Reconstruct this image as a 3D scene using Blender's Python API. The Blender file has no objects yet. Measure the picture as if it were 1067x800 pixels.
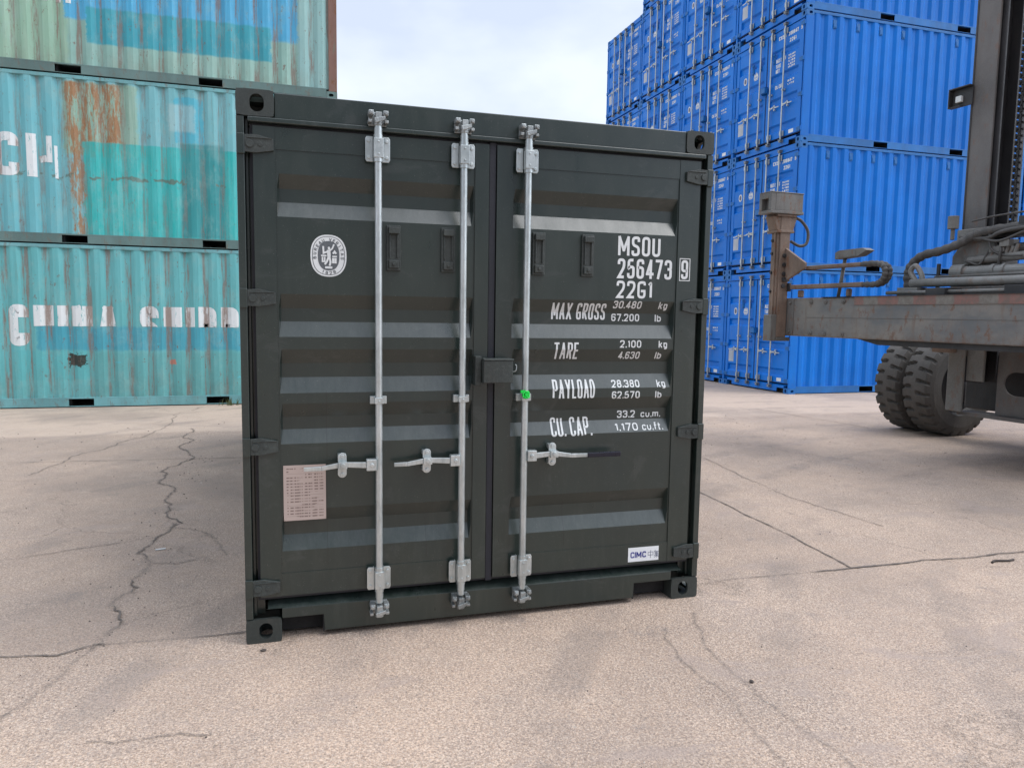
import bpy, bmesh, math, random
from mathutils import Matrix, Vector
random.seed(7)
SC = bpy.context.scene
COL = SC.collection
PI = math.pi
# ------------------------------------------------------------------ camera
cam_d = bpy.data.cameras.new('camera'); cam = bpy.data.objects.new('camera', cam_d); COL.objects.link(cam)
cam_d.sensor_fit = 'HORIZONTAL'; cam_d.sensor_width = 36.0; cam_d.lens = 766.36 / 1067 * 36
cam_d.clip_start = 0.05; cam_d.clip_end = 3000
_r = (Matrix.Rotation(-0.2903, 3, 'Z') @ Matrix.Rotation(1.4759, 3, 'X') @ Matrix.Rotation(0.0145, 3, 'Z'))
cam.matrix_world = Matrix.Translation((0.2328, -3.6152, 1.600)) @ _r.to_4x4()
SC.camera = cam
# ------------------------------------------------------------------ world, sun, exposure
SUN_EL, SUN_AZ = 61.0, 112.0      # azimuth clockwise from +y (north)
world = bpy.data.worlds.new('World'); SC.world = world; world.use_nodes = True
wn = world.node_tree; wn.nodes.clear()
def wnode(t, **k):
    n = wn.nodes.new(t)
    for a, b in k.items(): setattr(n, a, b)
    return n
w_out = wnode('ShaderNodeOutputWorld'); w_bg = wnode('ShaderNodeBackground'); w_bg2 = wnode('ShaderNodeBackground')
w_sky = wnode('ShaderNodeTexSky', sky_type='NISHITA', sun_disc=False)
w_sky.sun_elevation = math.radians(SUN_EL); w_sky.sun_rotation = math.radians(SUN_AZ)
w_bg.inputs['Strength'].default_value = 0.09
w_tc = wnode('ShaderNodeTexCoord'); w_map = wnode('ShaderNodeMapping'); w_map.inputs['Scale'].default_value = (1.6, 1.6, 3.4)
w_no = wnode('ShaderNodeTexNoise'); w_no.inputs['Scale'].default_value = 2.1; w_no.inputs['Detail'].default_value = 5; w_no.inputs['Roughness'].default_value = .48
w_cr = wnode('ShaderNodeValToRGB'); w_cr.color_ramp.elements[0].position = .40; w_cr.color_ramp.elements[1].position = .60
w_cr.color_ramp.elements[0].color = (.68, .76, .93, 1); w_cr.color_ramp.elements[1].color = (.88, .945, 1.03, 1)
w_el = wnode('ShaderNodeSeparateXYZ'); w_mr = wnode('ShaderNodeMapRange', interpolation_type='SMOOTHSTEP')   # overcast: brighter overhead
for _i, _v in ((1, 0.35), (2, 1.0), (3, 0.86), (4, 1.55)): w_mr.inputs[_i].default_value = _v
w_mix = wnode('ShaderNodeMixShader'); w_mix.inputs[0].default_value = .86
L = wn.links.new
L(w_tc.outputs['Generated'], w_map.inputs[0]); L(w_map.outputs[0], w_no.inputs['Vector']); L(w_no.outputs[0], w_cr.inputs[0])
L(w_tc.outputs['Generated'], w_el.inputs[0]); L(w_el.outputs[2], w_mr.inputs[0]); w_bk = wnode('ShaderNodeMapRange', interpolation_type='SMOOTHSTEP')   # added: unseen sky behind the camera dimmed to darken the front container's reflections
for _i, _v in ((1, -.97), (2, -.45), (3, 0.36), (4, 1.0)): w_bk.inputs[_i].default_value = _v
w_ml = wnode('ShaderNodeMath', operation='MULTIPLY')
L(w_el.outputs[1], w_bk.inputs[0]); L(w_mr.outputs[0], w_ml.inputs[0]); L(w_bk.outputs[0], w_ml.inputs[1]); w_dot = wnode('ShaderNodeVectorMath', operation='DOT_PRODUCT'); w_gl = wnode('ShaderNodeMapRange', interpolation_type='SMOOTHSTEP'); w_ad = wnode('ShaderNodeMath', operation='ADD')
w_dot.inputs[1].default_value = (math.sin(math.radians(SUN_AZ)) * .85, math.cos(math.radians(SUN_AZ)) * .85, .53)   # cloud lit up round the hidden sun
for _i, _v in ((1, .62), (2, 1.0), (3, 0.0), (4, 1.2)): w_gl.inputs[_i].default_value = _v
L(w_tc.outputs['Generated'], w_dot.inputs[0]); L(w_dot.outputs['Value'], w_gl.inputs[0]); L(w_ml.outputs[0], w_ad.inputs[0]); L(w_gl.outputs[0], w_ad.inputs[1]); L(w_ad.outputs[0], w_bg2.inputs['Strength'])
L(w_sky.outputs[0], w_bg.inputs[0]); L(w_cr.outputs[0], w_bg2.inputs[0])
L(w_bg.outputs[0], w_mix.inputs[1]); L(w_bg2.outputs[0], w_mix.inputs[2]); L(w_mix.outputs[0], w_out.inputs[0])
sun_d = bpy.data.lights.new('sun', 'SUN'); sun = bpy.data.objects.new('sun', sun_d); COL.objects.link(sun)
sun_d.energy = 1.35; sun_d.angle = math.radians(38); sun_d.color = (1, .95, .88)
_az, _el = math.radians(SUN_AZ), math.radians(SUN_EL)
_dir = Vector((math.sin(_az) * math.cos(_el), math.cos(_az) * math.cos(_el), math.sin(_el)))
sun.rotation_euler = _dir.to_track_quat('Z', 'Y').to_euler(); sun.location = (0, -5, 20)
SC.view_settings.view_transform = 'Standard'; SC.view_settings.look = 'None'
SC.view_settings.exposure = 0.47; SC.view_settings.gamma = 1.0
SC.render.engine = 'CYCLES'

# ------------------------------------------------------------------ node helpers
class NT:
    """small expression builder for a material"""
    def __init__(s, name, rough=.5, metal=0.0):
        s.m = bpy.data.materials.new(name); s.m.use_nodes = True
        s.t = s.m.node_tree; s.b = s.t.nodes['Principled BSDF']
        s.b.inputs['Roughness'].default_value = rough; s.b.inputs['Metallic'].default_value = metal
        s.tc = s.t.nodes.new('ShaderNodeTexCoord'); s.co = s.tc.outputs['Object']
        sp = s.t.nodes.new('ShaderNodeSeparateXYZ'); s.t.links.new(s.co, sp.inputs[0])
        s.x, s.y, s.z = sp.outputs
    def put(s, inp, v):
        if hasattr(v, 'is_output') or isinstance(v, bpy.types.NodeSocket): s.t.links.new(v, inp)
        elif isinstance(v, (tuple, list)) and len(v) == 3 and inp.type == 'RGBA': inp.default_value = (*v, 1)
        else: inp.default_value = v
    def op(s, o, a, b=0.0, c=None, clamp=False):
        n = s.t.nodes.new('ShaderNodeMath'); n.operation = o; n.use_clamp = clamp
        s.put(n.inputs[0], a); s.put(n.inputs[1], b)
        if c is not None: s.put(n.inputs[2], c)
        return n.outputs[0]
    def mul(s, a, b): return s.op('MULTIPLY', a, b)
    def add(s, a, b): return s.op('ADD', a, b)
    def step(s, v, lo, hi):
        n = s.t.nodes.new('ShaderNodeMapRange'); n.interpolation_type = 'SMOOTHSTEP'
        s.put(n.inputs[0], v); n.inputs[1].default_value = lo; n.inputs[2].default_value = hi
        return n.outputs[0]
    def mapr(s, v, lo, hi, a, b):
        n = s.t.nodes.new('ShaderNodeMapRange')
        s.put(n.inputs[0], v); n.inputs[1].default_value = lo; n.inputs[2].default_value = hi
        n.inputs[3].default_value = a; n.inputs[4].default_value = b
        return n.outputs[0]
    def vec(s, sc=(1, 1, 1), off=(0, 0, 0)):
        n = s.t.nodes.new('ShaderNodeMapping'); s.t.links.new(s.co, n.inputs[0])
        n.inputs['Scale'].default_value = sc; n.inputs['Location'].default_value = off
        return n.outputs[0]
    def noise(s, scale, detail=4, rough=.5, sc=(1, 1, 1), off=(0, 0, 0), dist=0.0):
        n = s.t.nodes.new('ShaderNodeTexNoise'); s.t.links.new(s.vec(sc, off), n.inputs['Vector'])
        n.inputs['Scale'].default_value = scale; n.inputs['Detail'].default_value = detail
        n.inputs['Roughness'].default_value = rough; n.inputs['Distortion'].default_value = dist
        return n.outputs[0]
    def vor(s, scale, feature='F1', sc=(1, 1, 1), out=0):
        n = s.t.nodes.new('ShaderNodeTexVoronoi'); n.feature = feature; s.t.links.new(s.vec(sc), n.inputs['Vector'])
        n.inputs['Scale'].default_value = scale
        return n.outputs[out]
    def mix(s, f, a, b):
        n = s.t.nodes.new('ShaderNodeMix'); n.data_type = 'RGBA'
        s.put(n.inputs[0], f); s.put(n.inputs[6], a); s.put(n.inputs[7], b)
        return n.outputs[2]
    def band(s, v, a, b, e=.01):   # 1 between a and b
        return s.mul(s.step(v, a - e, a + e), s.op('SUBTRACT', 1.0, s.step(v, b - e, b + e)))
    def rect(s, u, v, u0, u1, v0, v1, e=.01): return s.mul(s.band(u, u0, u1, e), s.band(v, v0, v1, e))
    def bump(s, h, dist=.002, strength=.5):
        n = s.t.nodes.new('ShaderNodeBump'); n.inputs['Distance'].default_value = dist; n.inputs['Strength'].default_value = strength
        s.put(n.inputs['Height'], h); s.t.links.new(n.outputs[0], s.b.inputs['Normal'])
    def color(s, c): s.put(s.b.inputs['Base Color'], c); return s
    def rough(s, r): s.put(s.b.inputs['Roughness'], r); return s

def painted(name, col, rough=.42, dirt=(.10, .085, .07), amt=.35, var=.18, bump=.0006, metal=0.0, rust=0.0, fine=0.15):
    n = NT(name, rough, metal)
    dark = tuple(c * (1 - var) for c in col); lite = tuple(min(1, c * (1 + var)) for c in col)
    c = n.mix(n.step(n.noise(2.3, 5, .6, sc=(1, 1, .5)), .3, .7), dark, lite)
    c = n.mix(n.mul(n.step(n.noise(60, 4, .7), .45, .75), fine), c, tuple(min(1, x * 1.7 + .02) for x in col))
    d = n.mul(n.step(n.noise(5, 7, .68, sc=(3, 3, .45)), .52, .78), amt)
    c = n.mix(d, c, dirt)
    if rust:
        rm = n.mul(n.step(n.noise(7, 8, .72, sc=(1.6, 1.6, .7), off=(3, 1, 2)), .56, .62), rust)
        c = n.mix(rm, c, n.mix(n.noise(40, 3, .6), (.13, .05, .022), (.25, .12, .06)))
    n.color(c)
    n.rough(n.mapr(n.noise(9, 6, .65), .3, .75, rough - .08, rough + .16))
    if bump: n.bump(n.noise(120, 3, .6), bump * 3, .4)
    return n.m

# ------------------------------------------------------------------ mesh builder
class MB:
    def __init__(s): s.v = []; s.f = []; s.mi = []; s.cur = 0
    def add(s, vs, fs):
        o = len(s.v); s.v += [tuple(q) for q in vs]; s.f += [tuple(i + o for i in f) for f in fs]; s.mi += [s.cur] * len(fs); return s
    def box(s, x0, x1, y0, y1, z0, z1):
        if x0 > x1: x0, x1 = x1, x0
        if y0 > y1: y0, y1 = y1, y0
        if z0 > z1: z0, z1 = z1, z0
        v = [(x0, y0, z0), (x1, y0, z0), (x1, y1, z0), (x0, y1, z0), (x0, y0, z1), (x1, y0, z1), (x1, y1, z1), (x0, y1, z1)]
        return s.add(v, [(0, 3, 2, 1), (4, 5, 6, 7), (0, 1, 5, 4), (1, 2, 6, 5), (2, 3, 7, 6), (3, 0, 4, 7)])
    def prism(s, poly, axis, a, b):
        """extrude a 2-D outline (two other axes in order) from a to b along axis"""
        n = len(poly); V = []
        for t in (a, b):
            for (u, w) in poly:
                V.append({'x': (t, u, w), 'y': (u, t, w), 'z': (u, w, t)}[axis])
        F = [tuple(range(n)), tuple(range(2 * n - 1, n - 1, -1))] + [(i, i + n, (i + 1) % n + n, (i + 1) % n) for i in range(n)]
        return s.add(V, F)
    def cyl(s, p0, p1, r0, r1=None, n=16, caps=True):
        r1 = r0 if r1 is None else r1
        p0, p1 = Vector(p0), Vector(p1); d = (p1 - p0).normalized(); q = d.to_track_quat('Z', 'Y')
        V = []
        for p, r in ((p0, r0), (p1, r1)):
            for i in range(n):
                a = 2 * PI * i / n; V.append(p + q @ Vector((r * math.cos(a), r * math.sin(a), 0)))
        F = [(i, (i + 1) % n, (i + 1) % n + n, i + n) for i in range(n)]
        if caps: F += [tuple(range(n - 1, -1, -1)), tuple(range(n, 2 * n))]
        return s.add(V, F)
    def tube(s, pts, r, n=12, smooth=6, rib=0.0, ribn=1):
        P = [Vector(p) for p in pts]
        if smooth > 1 and len(P) > 2:
            Q = []; E = [2 * P[0] - P[1]] + P + [2 * P[-1] - P[-2]]
            for i in range(1, len(E) - 2):
                a, b, c, d = E[i - 1:i + 3]
                for k in range(smooth):
                    t = k / smooth
                    Q.append(.5 * ((2 * b) + (c - a) * t + (2 * a - 5 * b + 4 * c - d) * t * t + (3 * b - a - 3 * c + d) * t ** 3))
            P = Q + [P[-1]]
        V = []; F = []; up = None
        for i, p in enumerate(P):
            d = (P[min(i + 1, len(P) - 1)] - P[max(i - 1, 0)]).normalized()
            if up is None: up = d.orthogonal().normalized()
            up = (up - d * up.dot(d)).normalized(); w = d.cross(up)
            rr = r + (rib if (i // ribn) % 2 else 0)
            for k in range(n):
                a = 2 * PI * k / n; V.append(p + rr * (math.cos(a) * up + math.sin(a) * w))
        m = len(P)
        for i in range(m - 1):
            for k in range(n):
                F.append((i * n + k, i * n + (k + 1) % n, (i + 1) * n + (k + 1) % n, (i + 1) * n + k))
        F += [tuple(range(n - 1, -1, -1)), tuple(range((m - 1) * n, m * n))]
        return s.add(V, F)
    def build(s, name, mat, parent=None, bevel=0.0, smooth=False, seg=2):
        me = bpy.data.meshes.new(name); me.from_pydata(s.v, [], s.f)
        for m in (mat if isinstance(mat, (list, tuple)) else [mat]): me.materials.append(m)
        for p, i in zip(me.polygons, s.mi): p.material_index = i
        bm = bmesh.new(); bm.from_mesh(me); bmesh.ops.recalc_face_normals(bm, faces=bm.faces); bm.to_mesh(me); bm.free()
        if smooth:
            for p in me.polygons: p.use_smooth = len(p.vertices) < 7
        o = bpy.data.objects.new(name, me); COL.objects.link(o)
        if parent is not None: o.parent = parent
        if bevel:
            b = o.modifiers.new('bevel', 'BEVEL'); b.width = bevel; b.segments = seg; b.limit_method = 'ANGLE'; b.angle_limit = math.radians(40)
            b.harden_normals = False
        return o

def empty(name, loc=(0, 0, 0), rz=0.0, label=None, cat=None, group=None):
    o = bpy.data.objects.new(name, None); COL.objects.link(o); o.location = loc; o.rotation_euler = (0, 0, rz)
    o.empty_display_size = .2
    tag(o, label, cat, group); return o
def tag(o, label=None, cat=None, group=None, kind=None):
    for k, v in (('label', label), ('category', cat), ('group', group), ('kind', kind)):
        if v: o[k] = v
    return o
def copy_tree(o, parent=None):
    c = o.copy(); COL.objects.link(c)
    if parent is not None: c.parent = parent
    for ch in list(o.children): copy_tree(ch, c)
    return c

def plate_hole(mb, org, U, Vv, N, w, h, t, hole, rcorner=.012):
    """rectangular plate w x h with an opening, thickness t along N"""
    org, U, Vv, N = Vector(org), Vector(U), Vector(Vv), Vector(N)
    n = len(hole); cx = sum(p[0] for p in hole) / n; cy = sum(p[1] for p in hole) / n
    outer = []
    for (a, b) in hole:
        dx, dy = a - cx, b - cy
        ts = []
        if dx > 1e-9: ts.append((w - cx) / dx)
        if dx < -1e-9: ts.append(-cx / dx)
        if dy > 1e-9: ts.append((h - cy) / dy)
        if dy < -1e-9: ts.append(-cy / dy)
        k = min(ts); x, y = cx + dx * k, cy + dy * k
        outer.append((x, y))
    # snap nearest outer point to each corner
    for c in ((0, 0), (w, 0), (w, h), (0, h)):
        i = min(range(n), key=lambda i: (outer[i][0] - c[0]) ** 2 + (outer[i][1] - c[1]) ** 2)
        outer[i] = (abs(c[0] - (rcorner if c[0] == 0 else rcorner)) * 1.0 if False else c[0] + (rcorner * .3 if c[0] == 0 else -rcorner * .3),
                    c[1] + (rcorner * .3 if c[1] == 0 else -rcorner * .3))
    V = []
    for tt in (0, t):
        for (a, b) in outer: V.append(org + U * a + Vv * b + N * tt)
        for (a, b) in hole: V.append(org + U * a + Vv * b + N * tt)
    F = []
    for i in range(n):
        j = (i + 1) % n
        F.append((i, j, n + j, n + i)); F.append((2 * n + i, 3 * n + i, 3 * n + j, 2 * n + j))
        F.append((n + i, n + j, 3 * n + j, 3 * n + i)); F.append((i, 2 * n + i, 2 * n + j, j))
    mb.add(V, F)
def obround(cx, cy, w, h, n=24):
    r = min(w, h) / 2; P = []
    for i in range(n):
        a = 2 * PI * (i + .5) / n; x, y = r * math.cos(a), r * math.sin(a)
        if w > h: x += math.copysign((w - h) / 2, x)
        else: y += math.copysign((h - w) / 2, y)
        P.append((cx + x, cy + y))
    return P

# ------------------------------------------------------------------ stroke lettering
def arc_round(pts, r, closed=False):
    n = len(pts); out = []
    for i, p in enumerate(pts):
        if not closed and i in (0, n - 1): out.append(Vector(p)); continue
        P = Vector(p); A = Vector(pts[i - 1]); B = Vector(pts[(i + 1) % n])
        a = (A - P); b = (B - P); rr = min(r, a.length * .48, b.length * .48)
        a = P + a.normalized() * rr; b = P + b.normalized() * rr
        for k in range(5):
            t = k / 4; out.append(a * (1 - t) ** 2 + P * 2 * t * (1 - t) + b * t * t)
    return out
G = {
 '0': (1, [([(0, 0), (1, 0), (1, 1), (0, 1)], 1)]), '1': (.55, [([(0, .82), (.9, 1), (.9, 0)], 0)]),
 '2': (1, [([(0, .74), (0, 1), (1, 1), (1, .58), (0, .0), (1, 0)], 2)]),
 '3': (1, [([(0, .76), (0, 1), (1, 1), (1, .53), (.35, .53)], 0), ([(.35, .53), (1, .53), (1, 0), (0, 0), (0, .24)], 0)]),
 '4': (1, [([(.72, 0), (.72, 1), (.0, .22), (1.1, .22)], 3)]),
 '5': (1, [([(.95, 1), (.08, 1), (.05, .5), (.25, .6), (1, .6), (1, 0), (0, 0), (0, .24)], 0)]),
 '6': (1, [([(1, .78), (1, 1), (0, 1), (0, 0), (1, 0), (1, .58), (.05, .58)], 0)]),
 '7': (1, [([(0, 1), (1, 1), (.35, 0)], 3)]),
 '8': (1, [([(0, 0), (1, 0), (1, .53), (0, .53)], 1), ([(.05, .53), (.95, .53), (.95, 1), (.05, 1)], 1)]),
 '9': (1, [([(0, .22), (0, 0), (1, 0), (1, 1), (0, 1), (0, .42), (.95, .42)], 0)]),
 'M': (1.35, [([(0, 0), (0, 1), (.5, .25), (1, 1), (1, 0)], 3)]), 'S': (1, [([(1, .76), (1, 1), (0, 1), (0, .56), (1, .46), (1, 0), (0, 0), (0, .24)], 0)]),
 'U': (1, [([(0, 1), (0, 0), (1, 0), (1, 1)], 0)]), 'G': (1, [([(1, .80), (1, 1), (0, 1), (0, 0), (1, 0), (1, .40)], 0), ([(1.0, .42), (.55, .42)], 0)]),
 'A': (1.1, [([(0, 0), (.5, 1), (1, 0)], 3), ([(.18, .3), (.82, .3)], 0)]), 'X': (1.1, [([(0, 0), (1, 1)], 0), ([(0, 1), (1, 0)], 0)]),
 'R': (1, [([(0, 0), (0, 1), (1, 1), (1, .5), (0, .5)], 4), ([(.45, .5), (1, 0)], 0)]), 'P': (1, [([(0, 0), (0, 1), (1, 1), (1, .45), (0, .45)], 4)]),
 'T': (1, [([(.5, 0), (.5, 1)], 0), ([(0, 1), (1, 1)], 0)]), 'E': (.9, [([(1, 1), (0, 1), (0, 0), (1, 0)], 3), ([(0, .52), (.85, .52)], 0)]),
 'Y': (1.1, [([(0, 1), (.5, .45), (1, 1)], 3), ([(.5, .45), (.5, 0)], 0)]), 'L': (.85, [([(0, 1), (0, 0), (1, 0)], 3)]),
 'D': (1, [([(0, 0), (.7, 0), (1, .25), (1, .75), (.7, 1), (0, 1)], 1)]), 'C': (1, [([(1, .74), (1, 1), (0, 1), (0, 0), (1, 0), (1, .26)], 0)]),
 'H': (1, [([(0, 0), (0, 1)], 0), ([(1, 0), (1, 1)], 0), ([(0, .5), (1, .5)], 0)]), 'I': (.12, [([(.5, 0), (.5, 1)], 0)]),
 'N': (1.05, [([(0, 0), (0, 1), (1, 0), (1, 1)], 3)]), 'V': (1, [([(0, 1), (.5, 0), (1, 1)], 3)]), 'B': (1, [([(0, 0), (1, 0), (1, .52), (0, .52)], 1), ([(0, .52), (.92, .52), (.92, 1), (0, 1)], 1)]),
 'O': (1, [([(0, 0), (1, 0), (1, 1), (0, 1)], 1)]),
 '|': (.4, [([(.5, 0), (.5, 1)], 0)]),
 '.': (.15, [([(.2, .0), (.2, .035)], 0)]),
 'k': (.9, [([(0, 0), (0, 1)], 0), ([(.85, .68), (0, .3)], 0), ([(.3, .42), (.9, 0)], 0)]), 'g': (.9, [([(.95, .68), (.0, .68), (0, 0), (.95, 0)], 4), ([(.95, .68), (.95, -.25), (.05, -.25)], 0)]),
 'l': (.2, [([(.5, 0), (.5, 1)], 0)]), 'b': (.9, [([(0, 1), (0, 0), (.95, 0), (.95, .68), (0, .68)], 4)]),
 'c': (.85, [([(.95, .5), (.95, .68), (0, .68), (0, 0), (.95, 0), (.95, .2)], 0)]), 'u': (.9, [([(0, .68), (0, 0), (.95, 0), (.95, .68)], 0)]),
 'm': (1.3, [([(0, 0), (0, .68), (.5, .68), (.5, 0)], 4), ([(.5, .68), (1, .68), (1, 0)], 4)]), 'f': (.6, [([(.3, 0), (.3, 1), (.95, 1)], 4), ([(0, .66), (.9, .66)], 0)]),
 't': (.6, [([(.3, 1), (.3, 0), (.95, 0)], 4), ([(0, .68), (.9, .68)], 0)]),
}
def ribbon(pts, hw, closed=False):
    n = len(pts); Lf = []; Rt = []
    for i in range(n):
        a = pts[i - 1] if (i > 0 or closed) else None; b = pts[(i + 1) % n] if (i < n - 1 or closed) else None
        p = pts[i]
        d1 = (p - a).normalized() if a is not None and (p - a).length > 1e-7 else None
        d2 = (b - p).normalized() if b is not None and (b - p).length > 1e-7 else None
        if d1 is None: d1 = d2
        if d2 is None: d2 = d1
        if d1 is None: continue
        n1 = Vector((-d1.y, d1.x)); n2 = Vector((-d2.y, d2.x)); m = (n1 + n2)
        if m.length < .3: m = n1
        m.normalize(); k = hw / max(.45, m.dot(n1))
        Lf.append(p + m * k); Rt.append(p - m * k)
    return Lf, Rt
def text_quads(txt, x, z, h, w, gap, hw, shear=0.0, step=0.00018, spw=.5):
    """strokes as 2-D quads: returns list of (4 points, layer)"""
    out = []; lay = 0
    for ch in txt:
        if ch == ' ': x += w * spw + gap; continue
        if ch == '#': x += w * 2; continue
        gw, strokes = G[ch]
        for pts, mode in strokes:
            P = [Vector((hw + a * (w * gw - 2 * hw), hw + b * (h - 2 * hw))) for a, b in pts]
            r = min(w, h) * (.36 if mode in (0, 1, 2, 4) else 0.0)
            closed = mode == 1
            if mode == 2: Q = arc_round(P[:5], r)[:-1] + [P[4], P[5]]
            elif mode == 4: Q = P
            elif r and len(P) > 2: Q = arc_round(P, r, closed)
            else: Q = P
            if mode == 4: Q = [P[0]] + arc_round(P[1:], r)
            Q = [Vector((q.x + shear * q.y + x, q.y + z)) for q in Q]
            if mode == 3:
                for a_, b_ in zip(Q, Q[1:]):
                    d_ = (b_ - a_).normalized() * hw * .8; Lf, Rt = ribbon([a_ - d_, b_ + d_], hw)
                    out.append(((Lf[0], Lf[1], Rt[1], Rt[0]), lay)); lay += 1
                continue
            if not closed and len(P) == 2:
                a_, b_ = Q[0] - Q[1], Q[-1] - Q[-2]
                Q[0] = Q[0] + a_.normalized() * hw * .85; Q[-1] = Q[-1] + b_.normalized() * hw * .85
            Lf, Rt = ribbon(Q, hw, closed); m = len(Lf)
            for i in range(m if closed else m - 1):
                j = (i + 1) % m; out.append(((Lf[i], Lf[j], Rt[j], Rt[i]), lay))
            lay += 1
        x += w * gw + gap
    return out, x
def text_width(txt, w, gap, spw=.5):
    return sum((w * spw + gap) if c == ' ' else w * G[c][0] + gap for c in txt) - gap
def lay_on(quads, name, mat, surf, axis='y', breaks_u=(), breaks_z=(), off=.0015, parent=None):
    """lay 2-D quads (u, z) onto a relief: surf(u, z) is the depth; axis 'y' -> (u, d, z) facing -y ; axis 'x' -> (d, u, z) facing +x"""
    bm = bmesh.new()
    lay = bm.faces.layers.int.new('l')
    for q, l in quads:
        vs = [bm.verts.new((p[0], 0, p[1])) for p in q]
        try: f = bm.faces.new(vs); f[lay] = l
        except ValueError: pass
    for b in breaks_u:
        bmesh.ops.bisect_plane(bm, geom=bm.verts[:] + bm.edges[:] + bm.faces[:], plane_co=(b, 0, 0), plane_no=(1, 0, 0))
    for b in breaks_z:
        bmesh.ops.bisect_plane(bm, geom=bm.verts[:] + bm.edges[:] + bm.faces[:], plane_co=(0, 0, b), plane_no=(0, 0, 1))
    sg = -1 if axis == 'y' else 1
    bm.verts.ensure_lookup_table()
    for v in bm.verts:
        l = v.link_faces[0][lay] if v.link_faces else 0
        d = surf(v.co.x, v.co.z) + sg * (off + .00018 * (l % 12))
        v.co = (v.co.x, d, v.co.z) if axis == 'y' else (d, v.co.x, v.co.z)
    for f in bm.faces:
        f.normal_update()
        nn = f.normal.y if axis == 'y' else f.normal.x
        if nn * sg < 0: f.normal_flip()
    me = bpy.data.meshes.new(name); bm.to_mesh(me); bm.free(); me.materials.append(mat)
    o = bpy.data.objects.new(name, me); COL.objects.link(o)
    if parent is not None: o.parent = parent
    return o

# ------------------------------------------------------------------ materials
M = {}
def galv():
    n = NT('galvanised_steel', .42, .75)
    c = n.mix(n.step(n.noise(14, 5, .7, sc=(1, 1, .3)), .3, .7), (.40, .44, .44), (.62, .66, .66))
    c = n.mix(n.mul(n.step(n.noise(45, 4, .7), .55, .8), .5), c, (.30, .31, .31))
    n.color(c); n.rough(n.mapr(n.noise(30, 3, .6), .3, .7, .30, .5)); return n.m
M['galv'] = galv()
M['cam'] = None
M['cam'] = painted('dull_galvanised_casting', (.30, .32, .32), .42, dirt=(.10, .10, .095), amt=.8, var=.35, fine=.5, metal=.7, bump=.002)
def hero_paint():
    n = NT('dark_green_grey_paint', .38)
    base = (.034, .040, .038)
    c = n.mix(n.step(n.noise(1.4, 4, .6), .3, .7), (.010, .020, .018), (.017, .027, .022))
    # dusty wipes, denser near the ground
    low = n.mul(n.op('SUBTRACT', 1.0, n.step(n.z, .0, 1.0)), .16)
    dust = n.mul(n.step(n.noise(9, 7, .7, sc=(2.2, 1, .35)), .45, .8), n.add(low, .10))
    c = n.mix(n.mul(dust, .75), c, (.10, .105, .09))
    c = n.mix(n.mul(n.step(n.noise(160, 2, .7), .66, .74), .35), c, (.20, .20, .19))
    scr = n.mul(n.step(n.noise(6, 9, .8, sc=(.5, 1, 9)), .70, .72), .5)
    c = n.mix(scr, c, (.22, .22, .21))
    # wiped, rain-dried blotches and a few scrapes
    c = n.mix(n.mul(n.step(n.noise(3.1, 9, .7, sc=(1, 1, 1.6), off=(3, 0, 8), dist=.8), .56, .64), .28), c, (.055, .062, .060))
    c = n.mix(n.mul(n.step(n.noise(11, 9, .85, sc=(.25, 1, 3.4), off=(1, 0, 4)), .665, .675), .6), c, (.24, .24, .23))
    c = n.mix(n.mul(n.step(n.noise(21, 8, .8, off=(8, 0, 4)), .70, .72), .8), c, (.12, .060, .035))
    gm_ = n.t.nodes.new('ShaderNodeNewGeometry'); gs_ = n.t.nodes.new('ShaderNodeSeparateXYZ'); n.t.links.new(gm_.outputs['True Normal'], gs_.inputs[0])
    up = n.mul(n.step(gs_.outputs[2], .25, .6), n.mapr(n.noise(16, 8, .75, sc=(2.0, 1, .6)), .36, .68, .0, .45))
    c = n.mix(up, c, (.085, .095, .088))
    for sx_, za_, zb_ in ((.385, .36, 1.22), (.872, .36, .56), (1.62, .36, .60)):
        ln = n.rect(n.x, n.z, sx_ - .0016, sx_ + .0016, za_, zb_, .0006); c = n.mix(n.mul(ln, .7), c, (.008, .009, .009))
    n.color(c); n.rough(n.mapr(n.noise(5, 7, .7, sc=(1.5, 1, .6)), .3, .72, .25, .46))
    n.bump(n.add(n.mul(n.noise(2.2, 3, .5), 1.0), n.mul(n.noise(190, 2, .5), .03)), .006, .35)
    n.b.inputs['Specular IOR Level'].default_value = .6; n.b.inputs['Coat Weight'].default_value = .35; n.b.inputs['Coat Roughness'].default_value = .18
    return n.m
M['hero'] = hero_paint()
M['hero_cast'] = painted('dark_casting_paint', (.030, .037, .034), .5, amt=.25, var=.25, fine=.3, bump=.001)
M['hero_edge'] = painted('worn_dark_edge', (.034, .041, .038), .5, amt=.3, var=.3, fine=.5, bump=.001)
M['rubber'] = painted('black_rubber_seal', (.012, .013, .020), .55, amt=.1)
M['dark'] = painted('underframe_shade_black', (.012, .012, .013), .8, amt=.1)
M['white'] = painted('white_lettering', (.66, .68, .68), .5, dirt=(.3, .3, .3), amt=.3, var=.06)
M['emblem_grey'] = painted('emblem_grey_print', (.10, .11, .12), .5, amt=.1)
M['logo_blue'] = painted('dark_blue_print', (.02, .03, .25), .5, amt=.0)
M['print_grey'] = painted('grey_print', (.12, .13, .2), .5, amt=.0)
M['sleeve'] = painted('black_plastic_sleeve', (.004, .005, .016), .25, amt=.1)
M['green'] = painted('bright_green_plastic', (.0, .62, .06), .35, amt=.0)
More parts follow.
